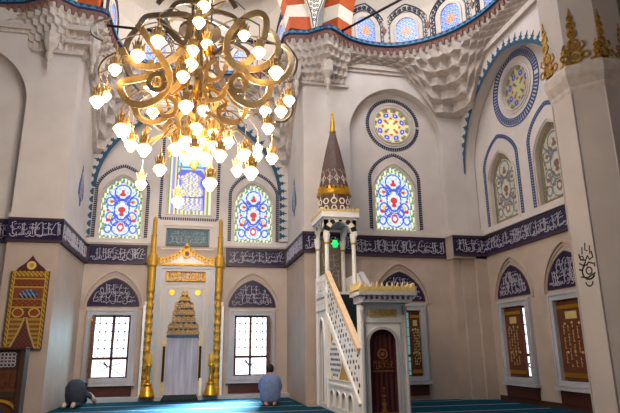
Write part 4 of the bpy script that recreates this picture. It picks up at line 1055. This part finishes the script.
# ------------------------------------------------------------------ hanging textile and wooden pulpit chair
t = thing('hanging_textile', 'brown and gold embroidered door-curtain hanging with arched top on the pier', 'textile', (-3.65, YL-.03, 1.38))
TF = Fr((0, YL-.05, 0), (1, 0, 0), (0, -1, 0)); tx0, tx1, tz0, tz1 = -4.05, -3.24, 1.38, 3.12; tc = (tx0+tx1)/2
def tex(u, z):
    x = (u-tc)/((tx1-tx0)/2); ax = abs(x); v = (z-tz0)/(tz1-tz0)
    gold = (206, 166, 54); br = (128, 64, 34); dk = (74, 34, 32)
    if ax > .97 or v < .012: return dk
    if ax > .80: return gold if (int(math.floor(z/.035))+int(math.floor(u/.03))) % 3 else (104, 62, 30)
    if ax > .77: return (224, 190, 90)
    if v > .93: return gold if (int(u/.03)+int(z/.03)) % 3 else br
    if abs(v-.90) < .008 or abs(v-.79) < .008 or abs(v-.635) < .008 or abs(v-.53) < .008: return gold
    if .80 < v < .89: return (140, 66, 34) if math.sin(u*60)*math.sin(z*50) < .4 else (110, 50, 30)
    if .645 < v < .78:
        if ((x/.5)**2+((v-.66)/.10)**2) < 1 and v > .655: return (150, 170, 200) if math.sin(u*70+z*50) > .3 else ((52, 80, 130) if v > .68 else (30, 36, 46))
        return (146, 74, 36)
    if .54 < v < .625: return (132, 60, 32) if math.sin(u*50)*math.sin(z*70) < .5 else (170, 100, 50)
    if .40 < v < .52:
        d = math.hypot((ax-.42)/.27, (v-.462)/.055)
        if abs(d-1) < .14: return (224, 190, 96)
        return (150, 70, 36) if d < 1 else (120, 58, 34)
    if v < .40:
        e = .06+.62*((.40-v)/.40)**1.3
        if abs(ax-e) < .05: return (214, 186, 110)
        if ax < e: return (96, 46, 44) if math.sin(u*70)*math.sin(z*60) < .3 else (128, 70, 50)
        return (140, 84, 40) if int(z/.05) % 2 else (190, 150, 60)
    return br
pattern('woven_panel', TF, lsp(tx0, tx1, 54), lsp(tz0, tz1, 100), None, lambda u, z: tuple(v*.82 for v in tex(u, z)), 0, M['paint'], t, .03)
o = mb(M['brown']); o.prism(TF, [(tx0+.08, tz1), (tx1-.08, tz1), (tx1-.14, tz1+.08), (tc+.16, tz1+.16), (tc+.06, tz1+.27), (tc, tz1+.36), (tc-.06, tz1+.27), (tc-.16, tz1+.16), (tx0+.14, tz1+.08)], -.015, .015); o.build('crest_board', None, t)
o = mb(M['paleGold']); o.prism(TF, circ(tc, tz1+.13, .1, 16), .015, .025); o.m(M['goldpaint']); o.prism(TF, circ(tc, tz1+.13, .05, 10), .025, .03); o.build('gold_medallion', None, t)
t = thing('wooden_pulpit', 'tall dark wooden preaching chair with white interlaced grille below the textile', 'pulpit', (-3.7, 12.6, 0))
WF = Fr((0, 12.35, 0), (1, 0, 0), (0, -1, 0)); wx0, wx1 = -4.0, -3.27
o = mb(M['darkwood']); o.box(wx1-.10, wx1+.0, 12.33, 12.62, 0, 1.40); o.box(wx0-.5, wx0, 12.33, 12.62, 0, 1.4); o.box(wx0-.5, wx1, 12.30, 12.64, 1.38, 1.42); o.build('frame_posts', None, t)
o = mb(M['shutter']); o.fbox(WF, wx0, wx1-.1, 0, 1.38, -.06, -.03); o.build('back_board', None, t)
o = mb(M['darkwood']); o.fbox(WF, wx0, wx1-.1, .98, 1.36, -.03, -.015); o.build('grille_panel', None, t)
o = mb(M['letter'])
for i in range(6):
    for j in range(4): o.band(WF, circ(wx0+.16+i*.07, 1.08+j*.065, .042, 8), .013, -.015, .0, closed=True)
o.build('interlaced_grille', None, t)
o = mb(M['darkwood']); o.fbox(WF, wx0, wx1-.1, .44, .56, -.03, .0)
script(o, WF, wx0+.02, wx1-.12, .6, .95, -.03, 3, .5); o.build('carved_rail', None, t)
o = mb(M['goldpaint']); o.band(WF, arch((wx0+wx1-.1)/2, .33, 0, .2, .40), .05, -.03, .0); o.build('gilt_arch', None, t)
o = mb(M['dotnavy']); o.prism(WF, circ((wx0+wx1-.1)/2, .15, .14, 14), -.03, -.01); o.build('inlaid_disc', None, t)

# ------------------------------------------------------------------ chandelier
CX, CY = -.07, 8.0
t = thing('chandelier', 'huge gilded chandelier of looping calligraphic straps with many glowing glass tulips', 'chandelier', (CX, CY, 4.0))
cam_f, cam_yaw, cam_pit, cam_rol = 539.25, .214227, .260621, -.010433
_cy, _sy = math.cos(cam_yaw), math.sin(cam_yaw)
FW = Vector((_sy*math.cos(cam_pit), _cy*math.cos(cam_pit), math.sin(cam_pit))); RT = Vector((_cy, -_sy, 0)); UP = RT.cross(FW)
RT, UP = RT*math.cos(cam_rol)+UP*math.sin(cam_rol), -RT*math.sin(cam_rol)+UP*math.cos(cam_rol)
CAM = Vector((0, 0, 1.3))
def sight(u, v, y):
    """a measured point of the photograph, at the depth y it hangs at"""
    d = FW*cam_f+RT*(u-310)+UP*(206.5-v); return CAM+d*(y/d.y)
def spl(pts, n=6):
    out = []; P = [Vector(p) for p in pts]
    for i in range(len(P)-1):
        p0, p1, p2, p3 = P[max(0, i-1)], P[i], P[i+1], P[min(len(P)-1, i+2)]
        for k in range(n):
            s = k/n; out.append(.5*((2*p1)+(p2-p0)*s+(2*p0-5*p1+4*p2-p3)*s*s+(3*p1-p0-3*p2+p3)*s**3))
    return out+[P[-1]]
straps = [   # outline in the photograph, depth at the two ends, strap height
 ([(140, 25), (147, 17), (165, 15), (187, 15), (190, 24), (186, 42), (178, 40), (166, 27), (157, 16)], 7.5, 7.9, .11),
 ([(138, 24), (148, 38), (160, 56), (169, 72), (167, 88), (156, 100), (141, 105), (128, 101), (121, 90), (123, 82), (138, 79), (149, 75), (152, 60)], 7.3, 7.7, .13),
 ([(121, 48), (129, 60), (146, 67), (163, 64), (176, 56), (184, 48)], 7.0, 7.8, .13),
 ([(135, 108), (139, 117), (150, 122), (163, 119), (176, 108), (184, 96)], 7.2, 7.9, .11),
 ([(165, 81), (162, 75), (154, 75), (149, 82), (153, 89), (162, 89), (166, 82)], 7.2, 7.2, .09),
 ([(226, 52), (229, 35), (242, 20), (257, 13), (266, 20), (263, 40), (252, 58), (240, 66), (231, 62), (226, 50)], 7.4, 7.4, .13),
 ([(226, 56), (236, 67), (256, 69), (271, 61), (278, 48), (274, 35), (264, 28)], 7.1, 7.7, .13),
 ([(244, 70), (252, 80), (268, 83), (283, 78), (291, 65), (289, 52), (281, 44)], 7.1, 7.9, .11),
 ([(229, 88), (237, 99), (250, 105), (260, 103), (268, 95), (270, 84)], 7.3, 7.6, .13),
 ([(246, 85), (243, 77), (235, 76), (230, 83), (234, 90), (242, 91), (246, 84)], 7.3, 7.3, .09),
 ([(252, 56), (240, 70), (228, 86), (218, 100), (212, 112)], 7.4, 7.9, .11),
 ([(214, 84), (207, 80), (204, 90), (208, 100), (218, 99), (226, 92)], 7.7, 7.6, .09),
 ([(172, 120), (166, 126), (168, 134), (178, 138), (188, 134)], 7.6, 7.9, .09),
 ([(222, 118), (232, 122), (242, 118), (246, 108), (242, 100)], 7.6, 7.8, .09),
 ([(205, 112), (216, 118), (222, 128), (216, 136), (206, 134)], 7.5, 7.7, .08),
 ([(150, 128), (144, 134), (150, 140), (162, 136), (176, 126)], 7.9, 8.0, .08),
 ([(199, 20), (212, 12), (226, 14), (236, 20), (232, 32), (220, 44)], 7.7, 7.9, .09),
 ([(168, 14), (176, 4), (190, 2), (206, 4), (214, 12)], 7.8, 7.8, .09),
 ([(158, 4), (166, -4), (184, -8), (210, -8), (228, -2), (236, 8)], 7.5, 7.6, .1),
 ([(196, 118), (186, 112), (178, 118), (180, 128), (190, 130), (198, 124)], 7.4, 7.5, .09),
 ([(226, 104), (218, 110), (222, 120), (232, 124), (242, 120)], 7.5, 7.7, .08),
 ([(168, 96), (176, 104), (174, 114), (164, 116), (160, 108)], 7.4, 7.6, .08),
 ([(216, 60), (208, 66), (206, 76), (214, 80), (222, 74), (226, 64)], 7.6, 7.7, .08),
 ([(176, 62), (182, 72), (178, 84), (170, 92)], 7.4, 7.6, .10),
 ([(118, 52), (104, 60), (99, 72), (104, 84), (118, 88)], 7.9, 8.3, .035),
 ([(275, 122), (285, 121), (292, 112), (291, 98), (283, 92)], 8.0, 8.2, .05),
 ([(285, 44), (296, 58), (294, 74), (282, 84)], 8.0, 8.3, .05),
]
for k, (pl, ya, yb, w) in enumerate(straps):
    pts = [sight(u, v, ya+(yb-ya)*i/(len(pl)-1)) for i, (u, v) in enumerate(pl)]
    sp_ = spl(pts); a = sp_[0]; 
    o = mb(M['bronze'] if (w > .06 and k not in (0, 16, 17, 18)) else M['darkbronze']); mid = sum(sp_, Vector())/len(sp_)-Vector((CX, CY, 0)); nr = Vector((mid.x*.35, -1, -.35))
    o.bar(sp_, w*.74, .06 if w > .06 else .03, nr); st = o.build('strap', None, t)
    # the far side of the chandelier repeats it, turned half round the stem
    if k % 2: continue
    o = mb(M['darkbronze']); o.bar([Vector((2*CX-p.x, 2*CY-p.y, p.z+.12)) for p in sp_], w*.74, .06 if w > .06 else .03, Vector((-nr.x, -nr.y, nr.z))); o.build('strap', None, t)
o = mb(M['darkbronze'])
for i in range(10):
    a = 2*PI*i/10; r = .15 if i % 2 else .2; o.tube([(CX+r*math.cos(a), CY+r*math.sin(a), 4.6), (CX+r*.8*math.cos(a), CY+r*.8*math.sin(a), 7.6)], .016, 6)
o.lathe([(.05, 4.4), (.1, 4.5), (.05, 4.7), (.05, 12.7)], (CX, CY, 0), 10)
for z, r in ((4.7, .26), (5.5, .3), (6.3, .34), (7.0, .4), (7.2, .3)): o.lathe([(r*.5, z), (r, z+.03), (r, z+.08), (r*.5, z+.11)], (CX, CY, 0), 18)
o.build('stem', None, t)
for i in range(14):
    o = mb(M['gold']); a = 2*PI*i/14+.2; z = 4.35+.75*(i % 3); r = .28+.05*(i % 2)
    o.tube([Vector((CX+.15*math.cos(a), CY+.15*math.sin(a), z+.3)), Vector((CX+r*math.cos(a), CY+r*math.sin(a), z+.15)), Vector((CX+r*1.5*math.cos(a), CY+r*1.5*math.sin(a), z-.02)), Vector((CX+r*1.3*math.cos(a), CY+r*1.3*math.sin(a), z-.15))], .03, 6)
    o.lathe([(0, -.1), (.05, -.06), (.03, 0), (.06, .06), (0, .12)], (CX+r*math.cos(a), CY+r*math.sin(a), z), 8)
    o.build('gold_leaf', None, t)
o = mb(M['gold']); o.lathe([(0, 3.95), (.04, 4.0), (.08, 4.1), (.04, 4.2), (.12, 4.3), (.18, 4.4), (.1, 4.5)], (CX, CY, 0), 14)
o.build('gold_finial', None, t)
# lamps
def lamp_proto():
    o = MB(); o.m(M['bronze']); o.lathe([(.02, .30), (.03, .26), (.05, .22), (.035, .17), (.06, .13), (.075, .08), (.06, .06)], (0, 0, 0), 8)
    for i in range(6):
        a = PI*i/3; o.tube([(.055*math.cos(a), .055*math.sin(a), .07), (.075*math.cos(a), .075*math.sin(a), .15), (.10*math.cos(a), .10*math.sin(a), .22)], [.022, .02, .008], 5)
    o.m(M['bronze']); o.tube([(0, 0, .28), (.0, .0, .5)], .008, 5)
    l = o.build('lamp'); ORG[l.name] = Vector()
    o = mb(M['flame']); pr = [(.05, .09), (.06, .06), (.10, .03), (.115, .0), (.085, -.05), (.055, -.09), (.04, -.12), (0, -.125)]
    o.lathe(pr, (0, 0, 0), 12); g = o.build('glass_tulip', smooth=True); g.parent = l
    return l, g
LP0, LG0 = lamp_proto(); LP0.parent = t
front = [(115, 69, 7.4), (97, 101, 7.6), (121, 129, 7.5), (131, 145, 7.9), (144, 149, 7.5), (160, 169, 7.3), (138, 55, 7.1), (158, 41, 7.3), (183, 76, 7.2), (186, 106, 7.1), (193, 50, 7.5), (199, 22, 7.5),
         (191, 64, 7.6), (207, 44, 7.7), (204, 6, 7.6), (244, 35, 7.4), (259, 52, 7.1), (276, 72, 7.1), (289, 100, 7.7), (281, 111, 8.1), (268, 128, 7.5), (245, 154, 7.6), (251, 172, 7.4), (272, 158, 8.0),
         (210, 183, 7.3), (153, 112, 7.7), (157, 92, 7.6), (186, 142, 7.4), (194, 152, 7.2), (201, 142, 7.6), (213, 146, 7.4), (220, 155, 7.3), (205, 158, 7.6), (186, 158, 7.7), (213, 134, 7.7), (203, 110, 7.6), (196, 128, 7.5), (176, 148, 7.7), (228, 142, 7.9),
         (104, 124, 8.5), (148, 158, 8.6)]
spots = [sight(u, v, y) for u, v, y in front[:39]]
spots += [Vector((2*CX-p.x, 2*CY-p.y, p.z+.1)) for p in spots[:26:2]]
for i, p in enumerate(spots):
    l = LP0 if i == 0 else LP0.copy()
    if i:
        COL.objects.link(l); g = LG0.copy(); COL.objects.link(g); g.parent = l
    l.parent = t; l.location = p-Vector((CX, CY, 4.0)); s = .80+.18*((i*7) % 5)/5; l.scale = (s, s, s)
# thin arms that carry the lamps
o = mb(M['darkbronze'])
for p in spots:
    q = Vector((CX+(p.x-CX)*.25, CY+(p.y-CY)*.25, p.z+.75)); o.tube(spl([p+Vector((0, 0, .45)), p.lerp(q, .4)+Vector((0, 0, .42)), q], 4), .012, 5)
o.build('lamp_arm', None, t, kind='stuff')

# ------------------------------------------------------------------ people
def skinned(name, nodes, edges, parent, matfn, mats, rotz, base, sub=2):
    """one continuous body grown round a skeleton; nodes: name -> (x, y, z, r[, r2])"""
    names = list(nodes); me = bpy.data.meshes.new(name)
    me.from_pydata([nodes[k][:3] for k in names], [(names.index(a), names.index(b)) for a, b in edges], [])
    ob = bpy.data.objects.new(name+'_tmp', me); COL.objects.link(ob)
    sk = ob.modifiers.new('skin', 'SKIN'); sk.use_smooth_shade = True
    sv = me.skin_vertices[0].data
    for i, k in enumerate(names):
        r = nodes[k][3]; sv[i].radius = (r, nodes[k][4] if len(nodes[k]) > 4 else r); sv[i].use_root = (i == 0)
    ss = ob.modifiers.new('sub', 'SUBSURF'); ss.levels = ss.render_levels = sub
    dg = bpy.context.evaluated_depsgraph_get(); m2 = bpy.data.meshes.new_from_object(ob.evaluated_get(dg)); m2.name = name
    bpy.data.objects.remove(ob); 
    for k in mats: m2.materials.append(k)
    for p in m2.polygons:
        p.use_smooth = True; p.material_index = matfn(p.center)
    o = bpy.data.objects.new(name, m2); COL.objects.link(o); o.parent = parent; ORG[o.name] = ORG[parent.name]
    o.rotation_euler = (0, 0, rotz)
    return o
def hand(nodes, edges, wrist, d, side, up=(0, 0, 1)):
    w = Vector(nodes[wrist][:3]); d = Vector(d).normalized(); s = d.cross(Vector(up)).normalized()*side
    pal = wrist+'_palm'; nodes[pal] = (*(w+d*.07), .036, .016); edges.append((wrist, pal))
    for i, (off, ln) in enumerate(((-.028, .075), (-.009, .085), (.010, .08), (.028, .06))):
        a, b = f'{pal}{i}a', f'{pal}{i}b'; pa = w+d*.11+s*off; pb = pa+d*ln+Vector((0, 0, -.015))
        nodes[a] = (*pa, .0105); nodes[b] = (*pb, .0085); edges += [(pal, a), (a, b)]
    th = pal+'t'; nodes[th] = (*(w+d*.075-s*.06), .011); edges.append((pal, th))
# kneeling man seen from behind
t = thing('person', 'person in a blue shirt kneeling on the carpet, seen from behind, dark short hair', 'person', (1.98, 13.95, 0))
n = dict(pelvis=(0, 0, .26, .17, .15), spine=(0, .02, .42, .16, .12), chest=(0, .05, .58, .17, .11), upper=(0, .05, .67, .12, .09), neck=(0, .07, .74, .055), jaw=(0, .10, .79, .068), skull=(0, .10, .86, .085, .095), crown=(0, .09, .92, .06),
         nose=(0, .20, .83, .014), earL=(-.088, .10, .84, .02), earR=(.088, .10, .84, .02),
         shL=(-.19, .04, .65, .075), elL=(-.25, .08, .41, .068), wrL=(-.16, .28, .29, .04), shR=(.19, .04, .65, .075), elR=(.25, .08, .41, .068), wrR=(.16, .28, .29, .04),
         hipL=(-.11, .05, .20, .12), knL=(-.16, .46, .12, .085), shinL=(-.14, .2, .075, .06), anL=(-.11, -.16, .06, .045), toL=(-.08, -.30, .045, .035),
         hipR=(.11, .05, .20, .12), knR=(.16, .46, .12, .085), shinR=(.14, .2, .075, .06), anR=(.11, -.16, .06, .045), toR=(.08, -.30, .045, .035))
e = [('pelvis', 'spine'), ('spine', 'chest'), ('chest', 'upper'), ('upper', 'neck'), ('neck', 'jaw'), ('jaw', 'skull'), ('skull', 'crown'), ('jaw', 'nose'), ('skull', 'earL'), ('skull', 'earR'),
     ('upper', 'shL'), ('shL', 'elL'), ('elL', 'wrL'), ('upper', 'shR'), ('shR', 'elR'), ('elR', 'wrR'), ('pelvis', 'hipL'), ('hipL', 'knL'), ('knL', 'shinL'), ('shinL', 'anL'), ('anL', 'toL'), ('pelvis', 'hipR'), ('hipR', 'knR'), ('knR', 'shinR'), ('shinR', 'anR'), ('anR', 'toR')]
hand(n, e, 'wrL', (.1, 1, -.3), -1); hand(n, e, 'wrR', (-.1, 1, -.3), 1)
def mk(c):
    if c.z > .735: return 0
    if c.y > .26 and c.z > .2: return 0
    if c.z < .14 and c.y < -.12: return 0
    if c.z < .16: return 2
    return 1
skinned('body', n, e, t, mk, [M['skin'], M['shirt'], M['trousers']], -.12, None)
o = mb(M['shirt']); o.lathe([(.19, .08), (.23, .13), (.235, .28), (.228, .45), (.215, .58), (.16, .68), (.08, .73)], (1.985, 13.96, 0), 24, sx=1.1, sy=.78); o.build('shirt_tail', None, t, smooth=True)
o = mb(M['hair']); o.lathe([(.06, .775), (.093, .81), (.102, .86), (.095, .92), (.06, .965), (0, .975)], (1.98, 14.035, 0), 16); o.build('hair', None, t, smooth=True)
o = mb(M['shirt']); o.lathe([(.072, .70), (.07, .76), (.06, .765)], (1.985, 14.02, 0), 14); o.build('collar', None, t, smooth=True)
# prostrating person
t = thing('person', 'person in dark clothes bowed down in prostration beside the pier, pale soles showing', 'person', (-2.72, 14.95, 0))
n = dict(pelvis=(0, -.06, .49, .18, .17), spine=(0, .10, .49, .18, .16), chest=(0, .30, .36, .19, .15), upper=(0, .40, .27, .12, .1), neck=(0, .48, .19, .06), jaw=(0, .54, .14, .07), skull=(0, .60, .12, .09), crown=(0, .66, .11, .075), nose=(0, .57, .03, .014),
         shL=(-.19, .40, .27, .08), elL=(-.27, .50, .12, .06), wrL=(-.2, .62, .045, .035), shR=(.19, .40, .27, .08), elR=(.31, .46, .13, .06), wrR=(.26, .62, .045, .035),
         hipL=(-.12, -.06, .42, .145), knL=(-.13, .06, .1, .09), shinL=(-.12, -.15, .08, .065), anL=(-.11, -.34, .09, .05), toL=(-.1, -.40, .0, .03), hlL=(-.11, -.40, .14, .05),
         hipR=(.12, -.06, .42, .145), knR=(.13, .06, .1, .09), shinR=(.12, -.15, .08, .065), anR=(.11, -.34, .09, .05), toR=(.1, -.40, .0, .03), hlR=(.11, -.40, .14, .05))
n['toL'] = (-.1, -.42, .03, .036); n['toR'] = (.1, -.42, .03, .036)
e = [('pelvis', 'spine'), ('spine', 'chest'), ('chest', 'upper'), ('upper', 'neck'), ('neck', 'jaw'), ('jaw', 'skull'), ('skull', 'crown'), ('jaw', 'nose'), ('upper', 'shL'), ('shL', 'elL'), ('elL', 'wrL'), ('upper', 'shR'), ('shR', 'elR'), ('elR', 'wrR'),
     ('pelvis', 'hipL'), ('hipL', 'knL'), ('knL', 'shinL'), ('shinL', 'anL'), ('anL', 'toL'), ('anL', 'hlL'), ('pelvis', 'hipR'), ('hipR', 'knR'), ('knR', 'shinR'), ('shinR', 'anR'), ('anR', 'toR'), ('anR', 'hlR')]
hand(n, e, 'wrL', (0, 1, -.05), -1); hand(n, e, 'wrR', (0, 1, -.05), 1)
def mk2(c):
    if c.y < -.33 and c.z < .22: return 2
    if c.y > .47 and c.z > .10 and abs(c.x) < .13: return 3
    if c.y > .38 and abs(c.x) > .2: return 2 if c.y < .56 else 0
    return 1
o = mb(M['coat']); o.lathe([(.17, .10), (.20, .16), (.225, .30), (.225, .46), (.18, .59), (.10, .66), (0, .68)], (-2.72, 14.92, 0), 20, sx=1.05, sy=1.0); o.build('coat_skirt', None, t, smooth=True)
skinned('body', n, e, t, mk2, [M['skin'], M['coat'], M['sock'], M['hair']], -.2, None)

# ------------------------------------------------------------------ light, sky, camera
def light(name, kind, loc, energy, col=(1, 1, 1), size=1., rot=None, sy=None):
    l = bpy.data.lights.new(name, kind); l.energy = energy; l.color = col
    if kind == 'AREA':
        l.size = size
        if sy: l.shape = 'RECTANGLE'; l.size_y = sy
    elif kind == 'POINT': l.shadow_soft_size = size
    o = bpy.data.objects.new(name, l); COL.objects.link(o); o.location = loc
    if rot: o.rotation_euler = rot
    return o
WARM = (1, .84, .69)
for i, (dx, dy, dz) in enumerate(((-1.1, .2, 4.5), (1.1, .2, 4.6), (0, -.2, 4.1), (-.5, 1.0, 4.9), (.6, 1.0, 4.9), (0, .9, 6.4))):
    light('chandelier_glow', 'POINT', (CX+dx, CY+dy, dz), 112, WARM, .18)
light('dome_daylight', 'AREA', (0, 8.5, 12.5), 440, (.86, .93, 1), 4, (math.radians(36), 0, 0))
light('exedra_daylight', 'AREA', (5.0, 10.8, 12.4), 200, (.98, .97, 1), 2)
light('apse_daylight', 'AREA', (AX, 14.2, 12.4), 170, (1, .92, .86), 2)
sp = light('mihrab_fill_spot', 'SPOT', (AX, 9.6, 5.2), 480, (1, .84, .68)); sp.data.spot_size = math.radians(62); sp.data.spot_blend = .6; sp.data.shadow_soft_size = .3  # added fill spot with no fixture, brightens the lower mihrab wall
sp.rotation_euler = (Vector((AX, 16.5, 2.6))-Vector((AX, 9.6, 5.2))).to_track_quat('-Z', 'Y').to_euler()
# daylight through the casements beside the mihrab
def win(x, e, rx, rz, sp):
    o = light('window_daylight', 'AREA', (x, D+.22, 1.5), e, (.40, .80, 1), .95, (math.radians(rx), 0, math.radians(rz)), 1.6); o.data.spread = math.radians(sp)
win(BAY[1], 850, -62, -30, 46); win(BAY[0], 45, -60, -20, 140)
w = bpy.data.worlds.new('world'); SC.world = w; w.use_nodes = True
w.node_tree.nodes['Background'].inputs[0].default_value = (.8, .9, 1, 1); w.node_tree.nodes['Background'].inputs[1].default_value = 1.0
cd = bpy.data.cameras.new('camera'); co = bpy.data.objects.new('camera', cd); COL.objects.link(co)
cd.sensor_fit = 'HORIZONTAL'; cd.sensor_width = 36; cd.lens = cam_f*36/620; cd.clip_start = .05
co.matrix_world = Matrix.Translation(CAM) @ Matrix((RT, UP, -FW)).transposed().to_4x4()
SC.camera = co
SC.view_settings.view_transform = 'Standard'; SC.view_settings.look = 'None'; SC.view_settings.exposure = .18; SC.view_settings.gamma = 1
SC.view_settings.use_curve_mapping = False
SC.cycles.use_denoising = True
